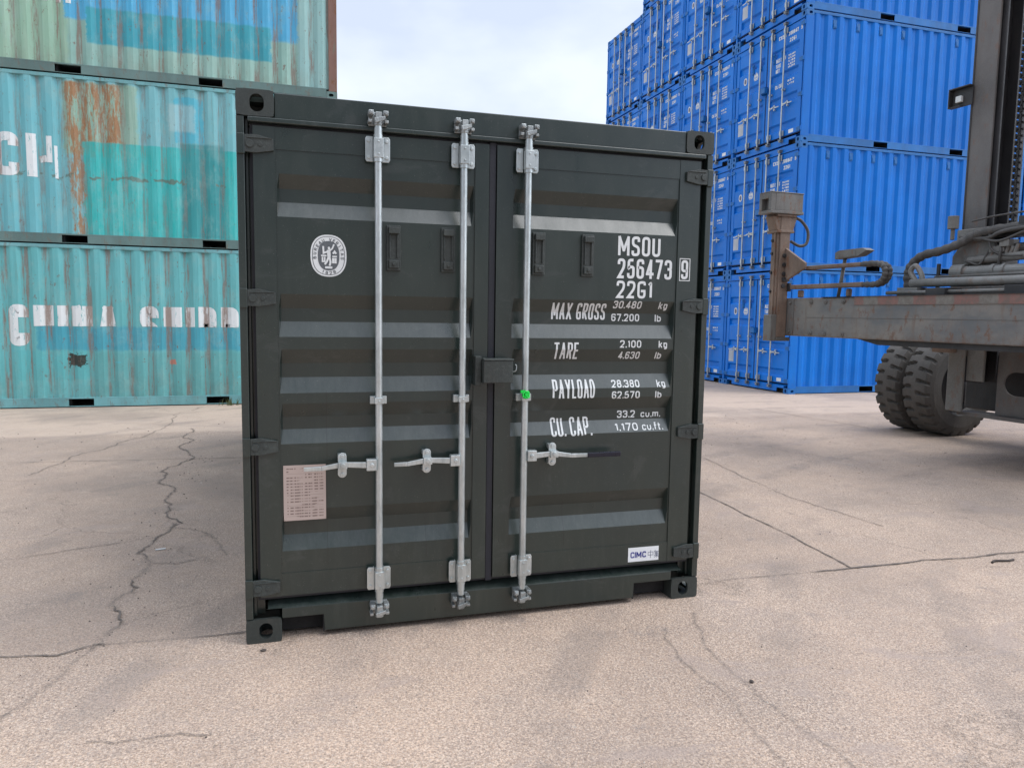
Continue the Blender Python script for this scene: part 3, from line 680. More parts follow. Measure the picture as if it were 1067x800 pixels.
def door_end(root, pm, pe, cm, gm, bars, details):
    """two doors with their ironwork, header, sill and posts; pm paint, pe worn edge, cm casting, gm gasket"""
    h = MB(); h.box(.1655, W - .1655, .008, .09, 2.470, 2.585); h.box(.05, W - .05, -.008, .05, 2.447, 2.4695)
    h.box(.05, W - .05, .05, .09, 2.44, 2.4695)
    h.build('header', pm, root, .004)
    s_ = MB(); s_.prism([(.166, .112), (.362, .112), (.366, .030), (2.038, .030), (2.042, .112), (2.272, .112), (2.272, .163), (.166, .163)], 'y', .006, .0845)
    s_.prism([(.006, .1632), (.10, .1632), (.10, .196)], 'x', .10, W - .10)
    s_.build('sill', pm, root, .003)
    for xa, xb_ in ((.1665, .3655), (2.0385, 2.2715)):
        k_ = MB(); k_.box(xa, xb_, .085, .100, .020, .1115); k_.box(xb_ - .006 if xa < 1 else xa, xb_ if xa < 1 else xa + .006, .011, .0845, .022, .1115); k_.build('notch_shade_backing', M['dark'], root)  # black plates added to stand in for deep shade in the sill notches
    for side in (0, 1):
        m = MB(); f = (lambda v: v) if side == 0 else (lambda v: W - v)
        m.box(f(0), f(.034), .004, .16, .1185, 2.4725); m.box(f(.0345), f(.088), .075, .155, .1185, 2.4725)
        m.box(f(.0345), f(.05), .05, .075, .1185, 2.4725)
        for zc in (2.348, 1.655, .958, .272): m.box(f(.0005), f(.036), -.008, .0035, zc - .045, zc + .045)
        m.build('corner_post', pm, root, .003)
    for d in (0, 1):
        x0, x1 = ((.070, 1.182), (1.222, 2.368))[d]; ra, rb = RX[d]
        xs = [x0, ra, ra + DB, rb - DB, rb, x1]; zs = [.225] + ZB + [2.432]
        m = MB(); V = []; F = []
        for z in zs:
            for x in xs: V.append((x, door_surf(x, z), z))
        for i in range(len(zs) - 1):
            for j in range(len(xs) - 1):
                k = i * len(xs) + j; F.append((k, k + 1, k + 1 + len(xs), k + len(xs)))
        m.add(V, F)
        m.box(x0 + .001, x1 - .001, DY + .037, DY + .045, .226, 2.431)
        # raised stiles and rails of the door leaf
        m.box(x0, ra - .006, .008, DY + .03, .222, 2.434); m.box(rb + .006, x1, .008, DY + .03, .222, 2.434)
        m.box(ra - .0055, rb + .0055, .010, DY + .02, .2225, .334); m.box(ra - .0055, rb + .0055, .010, DY + .02, 2.335, 2.4335)
        o = m.build('door', pm, root)
        door = o
        # gasket around the leaf
        gk = MB(); gk.box(x0 - .012, x1 + .012, .030, .046, .205, .2215); gk.box(x0 - .012, x0 - .001, .030, .046, .2216, 2.445); gk.box(x1 + .001, x1 + .012, .030, .046, .2216, 2.445)
        gk.box(x0, x1, .030, .046, 2.4345, 2.4465)
        if d == 0: gk.box(1.186, 1.218, .016, .028, .205, 2.445)
        gk.build('gasket', gm, door)
        sg = 1 if d == 0 else -1; hx = 0.0 if d == 0 else W
        for zc in (2.348, 1.655, .958, .272):
            a = MB(); f = lambda v: hx + sg * v
            a.prism([(f(.036), zc - .036), (f(.036), zc + .040), (f(.085), zc + .043), (f(.160), zc + .026), (f(.160), zc - .024), (f(.085), zc - .038)], 'y', -.007, .0075)
            a.box(f(.045), f(.155), -.0112, -.0072, zc + .030, zc + .026); a.box(f(.045), f(.155), -.0112, -.0072, zc - .026, zc - .030) if False else None
            a.cyl((f(.058), -.013, zc), (f(.058), -.0071, zc), .017, n=16); a.cyl((f(.103), -.010, zc), (f(.103), -.0071, zc), .010, n=12)
            a.build('hinge', pe, door, .004)
        if d == 1 or True:
            for (xb, dd, hinfo) in bars:
                if dd != d: continue
                yb = -.040; b = MB()
                b.cyl((xb, yb, .165), (xb, yb, 2.468), .0170, n=20)
                for (za, zb_) in ((2.300, 2.424), (.220, .342)): b.cyl((xb, yb, za), (xb, yb, zb_), .0215, n=20)
                b.cyl((xb, yb, 2.424), (xb, yb, 2.455), .0190, n=20); b.cyl((xb, yb, .19), (xb, yb, .222), .0190, n=20)
                lb = b.build('locking_bar', M['galv'], door, smooth=True)
                es = lb.modifiers.new('es', 'EDGE_SPLIT'); es.split_angle = math.radians(40)
                for (za, zb_) in ((2.300, 2.424), (.220, .342)):
                    br = MB()
                    for sx in (-1, 1):
                        br.prism([(xb + sx * .022, za + .004), (xb + sx * .052, za + .004), (xb + sx * .058, za + .014), (xb + sx * .058, zb_ - .014), (xb + sx * .052, zb_ - .004), (xb + sx * .022, zb_ - .004)], 'y', -.020, -.012)
                        br.box(xb + sx * .0225, xb + sx * .0265, -.012, .0075, za + .006, zb_ - .006)
                        for zz in (za + .024, zb_ - .024): br.cyl((xb + sx * .042, -.026, zz), (xb + sx * .042, -.0203, zz), .0085, n=8)
                    br.box(xb - .0222, xb + .0222, -.0635, -.0285, za + .018, zb_ - .018)
                    for zz in (za + .035, zb_ - .034): br.cyl((xb, -.0672, zz), (xb, -.0638, zz), .0048, n=8)
                    br.build('bar_bracket', M['galv'], door, .002)
                mbk = MB(); mbk.box(xb - .040, xb + .040, -.020, .0075, 1.155, 1.192); mbk.box(xb - .0215, xb + .0215, -.0625, -.0205, 1.159, 1.188)
                mbk.cyl((xb, -.068, 1.172), (xb, -.0628, 1.172), .005, n=8)
                mbk.build('guide_bracket', M['galv'], door, .003)
                for top in (1, 0):
                    c = MB(); z0 = 2.500 if top else .128
                    c.box(xb - .042, xb + .042, -.012, .0055, z0 - .030, z0 + .034); 
                    for sx in (-1, 1):
                        c.box(xb + sx * .022, xb + sx * .046, -.062, -.0125, z0 + .010, z0 + .032)
                        c.box(xb + sx * .030, xb + sx * .047, -.058, -.0125, z0 - .024, z0 - .010)
                        c.cyl((xb + sx * .036, -.071, z0 + .020), (xb + sx * .036, -.0622, z0 + .020), .009, n=10)
                    c.box(xb - .014, xb + .014, -.066, -.0130, z0 - .006, z0 + .024)
                    c.cyl((xb, -.040, z0 - .036), (xb, -.040, z0 + .004), .0205, n=16)
                    c.prism([(xb - .016, z0 - .03), (xb + .030, z0 - .012), (xb + .030, z0 + .006), (xb - .022, z0 - .008)], 'y', -.075, -.0665)
                    c.build('cam_lock', M['cam'], door, .0025)
                # handle
                hs, hub, tip, mid, hz = hinfo
                b = MB(); yh = -.052
                b.box(xb + hs * .014, xb + hs * .062, -.066, -.030, hz - .028, hz + .028)
                b.cyl((xb + hs * .036, -.073, hz), (xb + hs * .036, -.0662, hz), .010, n=12)
                pts = [(xb + hs * .062, .015), (hub - hs * .02, .013), (hub + hs * .02, .013), (hub + hs * .10, .011), (mid, .010)]
                zc = [hz, hz + .006, hz + .004, hz - .008, hz - .009]
                for i in range(len(pts) - 1):
                    (xa, wa), (xc, wc) = pts[i], pts[i + 1]
                    b.prism([(xa, zc[i] - wa), (xc, zc[i + 1] - wc), (xc, zc[i + 1] + wc), (xa, zc[i] + wa)], 'y', yh - .008 + .0005 * i, yh + .002)
                hb = b.build('handle', M['galv'], door, .003)
                if abs(tip - mid) > .02:
                    c = MB(); c.box(mid - hs * .004, tip, yh - .011, yh + .005, hz - .022, hz + .004)
                    c.build('handle_sleeve', M['sleeve'], door, .004)
                r = MB()
                r.prism(obround(hub, hz, .042, .122, 20), 'y', -.036, -.028)
                r.box(hub - .020, hub + .020, -.027, .0075, hz + .030, hz + .052); r.box(hub - .020, hub + .020, -.027, .0075, hz - .052, hz - .030)
                r.box(hub - .021, hub + .021, -.074, -.0365, hz - .012, hz + .022)
                r.cyl((hub, -.079, hz + .006), (hub, -.0742, hz + .006), .012, n=12)
                for zz in (hz + .044, hz - .044): r.cyl((hub, -.042, zz), (hub, -.0362, zz), .0095, n=8)
                r.build('handle_retainer', M['galv'], door, .003)
        for vx in ((.672, .940), (1.413, 1.683))[d]:
            v = MB()
            v.box(vx, vx + .068, .000, DY - .001, 1.800, 2.016); v.box(vx + .008, vx + .060, -.022, -.0005, 1.975, 2.006)
            v.box(vx + .012, vx + .019, -.008, -.0005, 1.86, 1.974); v.box(vx + .049, vx + .056, -.008, -.0005, 1.86, 1.974)
            v.box(vx + .010, vx + .058, -.012, -.0005, 1.812, 1.85); v.cyl((vx + .034, -.018, 1.831), (vx + .034, -.0122, 1.831), .009, n=10)
            v.build('vent_cover', pe, door, .003)
        if d == 0: details(door, 0)
        else: details(door, 1)
    b = MB()
    b.box(1.104, 1.136, -.060, .0075, 1.240, 1.388); b.box(1.1365, 1.150, -.078, -.060, 1.25, 1.38)
    b.box(1.137, 1.288, -.100, -.012, 1.256, 1.368); b.box(1.137, 1.292, -.104, -.008, 1.3682, 1.376)
    b.build('lock_box', pe, root, .006, seg=3)

def side_walls(root, wm, rm_top, rm_bot, cm, far=True, vents=()):
    n = 20; P = []
    y0 = .13; out, inn = W - .006, W - .042
    # profile of one period: inner flat, slope, outer flat, slope (outer centred on the half period)
    for i in range(n):
        b = y0 + i * PITCH
        P += [(b, inn), (b + .036, inn), (b + .104, out), (b + .186, out), (b + .254, inn)]
    P.append((y0 + n * PITCH, inn))
    for side in (1, 0):
        fx = (lambda v: v) if side else (lambda v: W - v)
        m = MB(); V = []
        for (yy, xx) in P: V += [(fx(xx), yy, .158), (fx(xx), yy, 2.535)]
        m.add(V, [(2 * i, 2 * i + 2, 2 * i + 3, 2 * i + 1) for i in range(len(P) - 1)])
        m.build('side_panel', wm, root)
        t = MB(); t.box(fx(W - .06), fx(W - .002), .1785, LEN - .1785, 2.530, 2.585); t.build('top_rail', rm_top, root, .004)
        b = MB(); c0, c1 = .1785, LEN - .1785
        pk = [(LEN / 2 - 1.025 - .18, LEN / 2 - 1.025 + .18), (LEN / 2 + 1.025 - .18, LEN / 2 + 1.025 + .18)]
        xs = [c0, pk[0][0], pk[0][1], pk[1][0], pk[1][1], c1]
        b.box(fx(W - .05), fx(W - .003), c0, c1, .140, .1615)
        for i in (0, 2, 4): b.box(fx(W - .012), fx(W - .003), xs[i], xs[i + 1], .016, .1395)
        for i in (0, 2, 4): b.box(fx(W - .05), fx(W - .0125), xs[i], xs[i + 1], .016, .022)
        for i in (1, 3): b.box(fx(W - .04), fx(W - .006), xs[i], xs[i + 1], .016, .024)
        b.build('bottom_rail', rm_bot, root, .002)
    if vents:
        v = MB()
        for k in vents:
            yc = y0 + k * PITCH
            v.box(W - .040, W - .026, yc - .045, yc + .045, 2.30, 2.46); v.box(W - .0255, W - .018, yc - .030, yc + .030, 2.32, 2.40)
        v.build('vent_cover', rm_bot, root, .004)
    r = MB(); r.box(.055, W - .055, .08, LEN - .05, 2.555, 2.578); r.build('roof', wm, root)
    u = MB(); u.box(.06, W - .06, .12, LEN - .06, .145, .157)
    for k in range(12):
        yk = .35 + k * .487
        u.box(.06, W - .06, yk, yk + .04, .03, .1445)
    for (a, b_) in [(LEN / 2 - 1.025 - .18, LEN / 2 - 1.025 + .18), (LEN / 2 + 1.025 - .18, LEN / 2 + 1.025 + .18)]:
        u.box(.06, W - .06, a - .008, a - .001, .02, .144); u.box(.06, W - .06, b_ + .001, b_ + .008, .02, .144)
    u.build('underframe', M['dark'], root)

def far_end(root, wm, fm):
    m = MB()
    m.box(.16, W - .16, LEN - .06, LEN - .008, 2.48, 2.585); m.build('end_rail', fm, root, .003); m = MB(); m.box(.16, W - .16, LEN - .06, LEN - .008, .02, .16)
    m.build('end_rail', fm, root, .003)
    m = MB(); V = []; P = []; n = 9; p = (W - .24) / n
    for i in range(n):
        b = .12 + i * p; P += [(b, LEN - .055), (b + .06, LEN - .055), (b + .10, LEN - .02), (b + .16, LEN - .02), (b + .20, LEN - .055)]
    P.append((W - .12, LEN - .055))
    for (xx, yy) in P: V += [(xx, yy, .155), (xx, yy, 2.485)]
    m.add(V, [(2 * i, 2 * i + 2, 2 * i + 3, 2 * i + 1) for i in range(len(P) - 1)])
    m.build('end_panel', wm, root)
    for side in (0, 1):
        f = (lambda v: v) if side == 0 else (lambda v: W - v)
        m = MB(); m.box(f(.002), f(.13), LEN - .14, LEN - .002, .1185, 2.4725); m.build('corner_post', fm, root, .006)

def castings(root, cm, bev=.004):
    for x, sx in ((0, 1), (W, -1)):
        for y, sy in ((0, 1), (LEN, -1)):
            for z in (0, H - .118):
                m = MB(); casting(m, x, y, z, sx, sy, z > 0); m.build('corner_casting', cm, root)

def back_posts(root, pm):
    for side in (0, 1):
        f = (lambda v: v) if side == 0 else (lambda v: W - v)
        m = MB(); m.box(f(.002), f(.06), .1605, .185, .1185, 2.4725); m.build('post_web', pm, root)

BARS_HERO = [(.629, 0, (-1, .454, .275, .275, .862)), (1.042, 0, (-1, .865, .700, .700, .866)), (1.371, 1, (1, 1.528, 1.908, 1.722, .873))]
# lettering on the dark container
def letters(door, mat, items, name='lettering'):
    Q = []
    for it in items: Q += it
    return lay_on(Q, name, mat, door_surf, 'y', XB, ZB, .0016 + .0, door)
def T(txt, x0, x1, z0, z1, hw, w=None, shear=0.0, spw=.5):
    """text fitted into the box x0..x1, z0..z1"""
    h = z1 - z0; k = 1.0
    # solve cell width for the given span with gap = .30 w
    unit = sum((spw + .24) if c == ' ' else G[c][0] + .24 for c in txt) - .24
    w = (x1 - x0) / unit
    return text_quads(txt, x0, z0, h, w, .24 * w, hw, shear, spw=spw)[0]
def rect_outline(x0, x1, z0, z1, hw):
    P = [Vector(p) for p in ((x0, z0), (x1, z0), (x1, z1), (x0, z1))]
    Lf, Rt = ribbon(P, hw, True)
    return [((Lf[i], Lf[(i + 1) % 4], Rt[(i + 1) % 4], Rt[i]), 0) for i in range(4)]
def oval(cx, cz, rx, rz, n=40, p=2.4):
    out = []
    for i in range(n):
        a = 2 * PI * i / n; c, s = math.cos(a), math.sin(a)
        out.append(Vector((cx + rx * math.copysign(abs(c) ** (2 / p), c), cz + rz * math.copysign(abs(s) ** (2 / p), s))))
    return out
def ring(cx, cz, r1, r2, n=40):
    A, B = oval(cx, cz, *r1, n), oval(cx, cz, *r2, n)
    return [((A[i], A[(i + 1) % n], B[(i + 1) % n], B[i]), 0) for i in range(n)]
def disc(cx, cz, rx, rz, n=40, l=0):
    A = oval(cx, cz, rx, rz, n); c = Vector((cx, cz))
    return [((A[i], A[(i + 1) % n], c), l) for i in range(n)]
def stroke(pts, hw, l=0, closed=False):
    Lf, Rt = ribbon([Vector(p) for p in pts], hw, closed); m = len(Lf)
    return [((Lf[i], Lf[(i + 1) % m], Rt[(i + 1) % m], Rt[i]), l) for i in range(m if closed else m - 1)]
def emblem(door, cx, cz, rx, rz):
    k = rz / .096
    lay_on(disc(cx, cz, rx, rz), 'emblem_oval', M['white'], door_surf, 'y', (), (), .0016, door)
    Q = ring(cx, cz, (rx * .91, rz * .925), (rx * .875, rz * .90)) + disc(cx, cz, rx * .60, rz * .70)
    w, h = .011 * k, .015 * k
    def on_arc(txt, a0, a1, fr, flip=False):
        out = []
        for i, ch in enumerate(txt):
            if ch == ' ': continue
            a = math.radians(a0 + (a1 - a0) * i / (len(txt) - 1)); px, pz = cx + rx * fr * math.cos(a), cz + rz * fr * math.sin(a)
            rot = a - PI / 2 if not flip else a + PI / 2
            qs, _ = text_quads(ch, -w * G[ch][0] / 2, -h / 2, h, w, 0, .0014 * k)
            c, s = math.cos(rot), math.sin(rot)
            for q, l in qs: out.append((tuple(Vector((px + p.x * c - p.y * s, pz + p.x * s + p.y * c)) for p in q), 2 + l))
        return out
    Q += on_arc('BUREAU VERITAS', 188, -8, .77) + on_arc('1828', 247, 293, .82, True)
    lay_on(Q, 'emblem_print', M['emblem_grey'], door_surf, 'y', (), (), .0022, door)
    s = lambda pts: [(cx + a * rx, cz + b * rz) for a, b in pts]
    F = disc(cx + .02 * rx, cz + .36 * rz, rx * .07, rz * .07, 12, 0)
    F += stroke(s([(.0, .28), (.02, -.05)]), .008 * k, 1) + stroke(s([(.0, .22), (-.28, .12), (-.30, .45)]), .0042 * k, 2) + stroke(s([(.02, .22), (.2, .34), (.3, .55)]), .0036 * k, 3)
    F += stroke(s([(.0, -.05), (-.10, -.28), (-.22, -.42)]), .0045 * k, 4) + stroke(s([(.04, -.05), (.10, -.30), (.05, -.48)]), .0045 * k, 5)
    F += stroke(s([(-.42, .0), (-.12, .0)]), .0036 * k, 1) + stroke(s([(-.34, -.06), (-.34, -.28), (-.22, -.28), (-.22, -.06)]), .0036 * k, 2)
    F += stroke(s([(.2, -.03), (.46, -.03)]), .0036 * k, 1) + stroke(s([(.25, -.1), (.25, -.36)]), .005 * k, 2) + stroke(s([(.38, -.1), (.38, -.36)]), .005 * k, 3)
    F += stroke(s([(.24, .10), (.33, .20), (.42, .10)]), .0045 * k, 2) + stroke(s([(-.2, -.56), (.2, -.56)]), .005 * k, 1)
    lay_on(F, 'emblem_figure', M['white'], door_surf, 'y', (), (), .0046, door)
def sticker_hero(door):
    x0, x1, z0, z1 = 2.003, 2.190, .236, .316
    m = MB(); m.box(x0, x1, .0078, .0097, z0, z1); m.build('maker_sticker', M['sticker'], door)
    sf = lambda x, z: .0076
    Q = T('CIMC', x0 + .014, x0 + .108, z0 + .022, z0 + .056, .0031)
    lay_on(Q, 'sticker_lettering', M['logo_blue'], sf, 'y', (), (), .0006, door)
    a, b = x0 + .122, z0 + .018; s = .038
    q = lambda pts: [(a + u * s, b + v * s) for u, v in pts]
    Q = stroke(q([(0, .35), (.8, .35), (.8, .8), (0, .8)]), .0013, 0, True) + stroke(q([(.4, 1.08), (.4, -.08)]), .0013, 1)
    a += .036
    for i, pts in enumerate([[(.25, 1.05), (.0, .75)], [(.18, .9), (.18, .42)], [(.18, .82), (.75, .82)], [(.18, .68), (.7, .68)], [(.18, .54), (.7, .54)], [(.18, .42), (.78, .42)], [(.46, .92), (.46, .42)], [(0, .27), (.85, .27)], [(.42, .40), (.42, -.08)], [(.40, .25), (.05, -.02)], [(.44, .25), (.82, -.02)]]):
        Q += stroke(q(pts), .0011, i)
    lay_on(Q, 'sticker_characters', M['print_grey'], sf, 'y', (), (), .0006, door)
def hero_details(door, d):
    if d == 0:
        emblem(door, .401, 1.861, .083, .098)
        m = MB(); m.box(.181, .378, .0105, .0132, .592, .862)
        for (px, pz) in ((.188, .600), (.371, .600), (.188, .854), (.371, .854)): m.cyl((px, .0085, pz), (px, .0104, pz), .004, n=8)
        m.build('data_plate', M['placard'], door)
        # thin seam lines of weld on the leaf
    else:
        I = [T('MSOU', 1.893, 2.141, 1.916, 2.020, .0074), T('256473', 1.893, 2.214, 1.797, 1.902, .0074), T('22G1', 1.890, 2.100, 1.692, 1.785, .0068)]
        I += [T('MAX GROSS', 1.536, 1.842, 1.575, 1.662, .0050), T('TARE', 1.545, 1.682, 1.366, 1.455, .0050), T('PAYLOAD', 1.541, 1.781, 1.158, 1.258, .0050), T('CU. CAP.', 1.540, 1.768, .956, 1.054, .0050)]
        for (t, u, z, tw) in (('30.480', 'kg', 1.6415, 0), ('67.200', 'lb', 1.5730, 0), ('2.100', 'kg', 1.4315, 1), ('4.630', 'lb', 1.3700, 1), ('28.380', 'kg', 1.2160, 0), ('62.570', 'lb', 1.1560, 0)):
            x0 = 1.880 + (.040 if tw else 0); I.append(T(t, x0, 2.045, z - .004, z + .036, .0034))
            x1 = 2.150 if u == 'kg' else 2.140; I.append(T(u, x1, x1 + (.052 if u == 'kg' else .038), z - .004, z + .034, .0033))
        I += [T('33.2', 1.930, 2.037, 1.0420, 1.0820, .0034), T('cu.m.', 2.072, 2.190, 1.0420, 1.0800, .0031), T('1.170', 1.910, 2.046, .9740, 1.0140, .0034), T('cu.ft.', 2.072, 2.196, .9740, 1.0140, .0031)]
        letters(door, M['white'], I)
        lay_on(T('9', 2.268, 2.310, 1.802, 1.905, .0070) + rect_outline(2.259, 2.320, 1.794, 1.912, .0022), 'check_digit', M['white'], lambda x, z: .0072, 'y', (), (), .001, door)
        sticker_hero(door)
        m = MB(); m.tube([(1.286, -.03, 1.31), (1.315, -.045, 1.31), (1.322, -.045, 1.335), (1.315, -.045, 1.345)], .003, 8); m.build('wire_hook', M['galv'], door)

hero = empty('shipping_container', (0, 0, 0), 0, 'dark green grey shipping container with closed doors marked MSOU 256473, standing alone in the foreground', 'shipping container')
door_end(hero, M['hero'], M['hero_edge'], M['hero_cast'], M['rubber'], BARS_HERO, hero_details)
side_walls(hero, M['hero'], M['hero'], M['hero'], M['hero_cast'])
back_posts(hero, M['hero']); far_end(hero, M['hero'], M['hero']); castings(hero, M['hero_cast'])
# green seal looped on the right door's bar
sl = MB(); cx, cz = 1.366, 1.195
for i in range(9):
    a = i * 2 * PI / 9 + .3; r = random.uniform(.010, .020)
    sl.tube([(cx + .012 * math.cos(a), -.066, cz + .012 * math.sin(a)), (cx + r * math.cos(a + .7), -.078, cz + r * math.sin(a + .7)), (cx + r * 1.2 * math.cos(a + 1.3), -.068, cz + r * 1.2 * math.sin(a + 1.3))], .0042, 6)
sl.cyl((cx + .004, -.080, cz - .002), (cx + .004, -.066, cz - .002), .011, n=10); sl.box(cx - .028, cx - .006, -.076, -.066, cz + .006, cz + .020)
tag(sl.build('security_seal', M['green'], None), 'small bright green plastic seal twisted round the bar of the dark container', 'seal')

# ------------------------------------------------------------------ blue stack
BX, BY, BP, BYAW = 10.2024, 9.4684, 2.445, .0073
BARS_BLUE = [(.62, 0, (-1, .455, .275, .275, .862)), (1.02, 0, (-1, .855, .690, .690, .866)), (1.40, 1, (1, 1.555, 1.74, 1.74, .868)), (1.83, 1, (1, 1.985, 2.16, 2.16, .862))]
def blue_details(door, d):
    if d == 0:
        lay_on(disc(.40, 1.74, .062, .080, 20), 'emblem_oval', M['white'], door_surf, 'y', (), (), .002, door)
        lay_on(disc(.40, 1.74, .040, .055, 16), 'emblem_print', M['print_grey'], door_surf, 'y', (), (), .003, door)
        s = lambda pts: [(.80 + a * .085, 1.74 + b * .085) for a, b in pts]
        Q = stroke(s([(-.9, -.5), (.9, -.5)]), .014, 0) + stroke(s([(-.8, -.3), (-.6, .5), (-.25, .0), (0, .8), (.25, .0), (.6, .5), (.8, -.3)]), .016, 1) + stroke(s([(-.7, -.85), (.7, -.85)]), .008, 2)
        lay_on(Q, 'crown_mark', M['white'], door_surf, 'y', (), (), .002, door)
        m = MB(); m.box(.19, .39, .0125, .0135, .56, .83); m.build('data_plate', M['placard_grey'], door)
    else:
        I = [T('CXSU', 1.56, 1.80, 2.245, 2.325, .010), T('208847', 1.88, 2.19, 2.245, 2.325, .010), T('22G1', 1.92, 2.13, 2.11, 2.19, .010)]
        I += [T('MAX GROSS', 1.50, 1.82, 1.80, 1.88, .008), T('TARE', 1.50, 1.66, 1.69, 1.77, .009), T('NET', 1.50, 1.63, 1.59, 1.67, .009), T('CU. CAP.', 1.50, 1.76, 1.26, 1.34, .009)]
        for (t, z) in (('30.480', 1.835), ('67.200', 1.775), ('2.185', 1.715), ('4.820', 1.655), ('28.295', 1.60), ('33.2', 1.32), ('1.172', 1.25)):
            I.append(T(t, 1.90, 2.12, z - .004, z + .034, .006))
        letters(door, M['white'], I)
        lay_on(T('5', 2.275, 2.325, 2.245, 2.325, .010), 'check_digit', M['white'], lambda x, z: .0072, 'y', (), (), .001, door)
        m = MB(); m.box(2.02, 2.17, .0078, .0094, .245, .320); m.build('maker_sticker', M['sticker'], door)
RZ = [(2.075, 2.03, 1.945, 1.90), (1.575, 1.53, 1.445, 1.40), (1.075, 1.03, .945, .90), (.52, .475, .39, .345)]
ZB = sorted(z for q_ in RZ for z in q_); DD = .045
COLN = ['nearest column', 'second column from the near corner', 'tallest column, third from the near corner', 'farthest column against the sky']
TIER = ['bottom tier, on the ground', 'second tier', 'third tier', 'fourth tier', 'topmost fifth tier']
b0 = empty('shipping_container', (0, 0, 0), 0, 'x', 'shipping container', 'stacked blue shipping containers')
door_end(b0, M['blue'], M['blue_dull'], M['blue_dull'], M['blue_shade'], BARS_BLUE, blue_details)
side_walls(b0, M['blue'], M['blue_dull'], M['blue_dull'], M['blue_dull'], vents=(2, 4, 6, 8, 13, 15, 18))
back_posts(b0, M['blue']); far_end(b0, M['blue'], M['blue_dull']); castings(b0, M['blue_dull'])
first = True
for c, nt in enumerate((4, 4, 5, 4)):
    for t in range(nt):
        o = b0 if first else copy_tree(b0); first = False
        jx = random.uniform(-.012, .012) if t else 0; jy = random.uniform(-.002, .002) if t else 0
        u = c * BP + W      # origin sits on the far side of the box
        o.location = (BX - math.sin(BYAW) * u + jx, BY + math.cos(BYAW) * u + jy, t * (H + .002)); o.rotation_euler = (0, 0, -PI / 2 + BYAW)
        o['label'] = 'blue container, %s of the %s' % (TIER[t].replace(', on the ground', ''), COLN[c].replace(',', ''))
        if c == 0: o['label'] = 'blue container in the %s of the column nearest the lifting machine' % TIER[t].replace(', on the ground', '')

for t in range(4):
    o = copy_tree(b0); o.location = (BX + (LEN + .06) * math.cos(BYAW) - math.sin(BYAW) * W, BY + (LEN + .06) * math.sin(BYAW) + W, t * (H + .002)); o.rotation_euler = (0, 0, -PI / 2 + BYAW)
    o['label'] = 'blue container glimpsed past the mast at the right edge, %s' % TIER[t].replace(', on the ground', '')
# ------------------------------------------------------------------ weathered teal stack
LX, LY = 1.0139, 9.6271
def corr_x(y, z):
    f = (y - .13) % PITCH; out, inn = W - .006, W - .042
    if f < .036 or f > .254: return inn
    if f < .104: return inn + (out - inn) * (f - .036) / .068
    if f > .186: return inn + (out - inn) * (.254 - f) / .068
    return out
CB_ = [.13 + i * PITCH + k for i in range(20) for k in (0, .036, .104, .186, .254)]
def quad_clip_z(Q, zmin, u_from):
    """drop what the later paint covers: below zmin right of u_from"""
    out = []
    for q, l in Q:
        um = sum(p[0] for p in q) / len(q)
        if um < u_from: out.append((q, l)); continue
        P = list(q); R = []
        for i in range(len(P)):
            a, b = P[i], P[(i + 1) % len(P)]
            ia, ib = a[1] >= zmin, b[1] >= zmin
            if ia: R.append(a)
            if ia != ib:
                t = (zmin - a[1]) / (b[1] - a[1]); R.append(Vector((a[0] + (b[0] - a[0]) * t, zmin + random.uniform(-.006, .006))))
        if len(R) >= 3: out.append((R, l))
    return out
labels = ['faded teal container reading CHINA SHIPPING, at the bottom of the left stack',
          'turquoise container with a tall brown rust patch, middle of the left stack',
          'pale green container with blue overpaint and a rusty corner post, top of the left stack']
for k in range(3):
    r = empty('shipping_container', (LX - LEN + (.0, .0, .0)[k], LY + W, k * (H + .002)), -PI / 2, labels[k], 'shipping container', 'weathered teal containers stacked on the left')
    fm = (M['teal_frame2'], M['teal_frame2'], M['teal_frame'])[k]; bm_ = (M['teal_frame2'], M['teal_frame'], M['teal_frame'])[k]
    side_walls(r, TEAL[k], fm, bm_, fm); far_end(r, TEAL[k], (M['teal_frame2'], M['teal_frame'], M['rust_post'])[k]); castings(r, M['teal_frame'])
    # door end (turned away to the left, outside the picture) as plain leaves with their bars
    m = MB(); m.box(.13, W / 2 - .01, .03, .06, .17, 2.48); m.build('door', TEAL[k], r, .004)
    m = MB(); m.box(W / 2 + .01, W - .13, .03, .06, .17, 2.48); m.build('door', TEAL[k], r, .004)
    m = MB(); m.box(.165, W - .165, .01, .08, 2.4805, 2.585); m.build('end_rail', fm, r, .004); m = MB(); m.box(.165, W - .165, .01, .08, .03, .1695); m.build('end_rail', fm, r, .004)
    for f in ((0, .129), (W - .129, W)):
        m = MB(); m.box(f[0] + .002, f[1] - .002, .002, .14, .1185, 2.4725); m.build('corner_post', fm, r, .006)
    for xb in (.5, 1.0, 1.44, 1.94):
        m = MB(); m.cyl((xb, .0, .12), (xb, .0, 2.5), .017, n=10); m.build('locking_bar', M['galv'], r)
    if k == 0:
        Q = text_quads('CH|NA SH|PP|NG', 1.03, .99, .65, .28, .07, .070, spw=.62)[0]
        # stencil gaps, then the lower half of most letters lost under the later blue paint
        Q = quad_clip_z(Q, 1.305, 1.42)
    elif k == 1: Q = text_quads('C', .92, 1.01, .65, .36, .10, .066)[0] + stroke([(1.455, 1.01), (1.455, 1.66)], .068, 1) + stroke([(1.70, 1.24), (1.70, 1.64)], .040, 2) + stroke([(1.79, 1.00), (1.79, 1.50)], .020, 3) + stroke([(1.56, 1.28), (1.66, 1.30)], .05, 4)
    else: Q = text_quads('CHI', 1.35, 1.05, .65, .25, .09, .035)[0]
    lay_on(Q, 'lettering', M['white_worn'], corr_x, 'x', CB_, (), .0018, r)

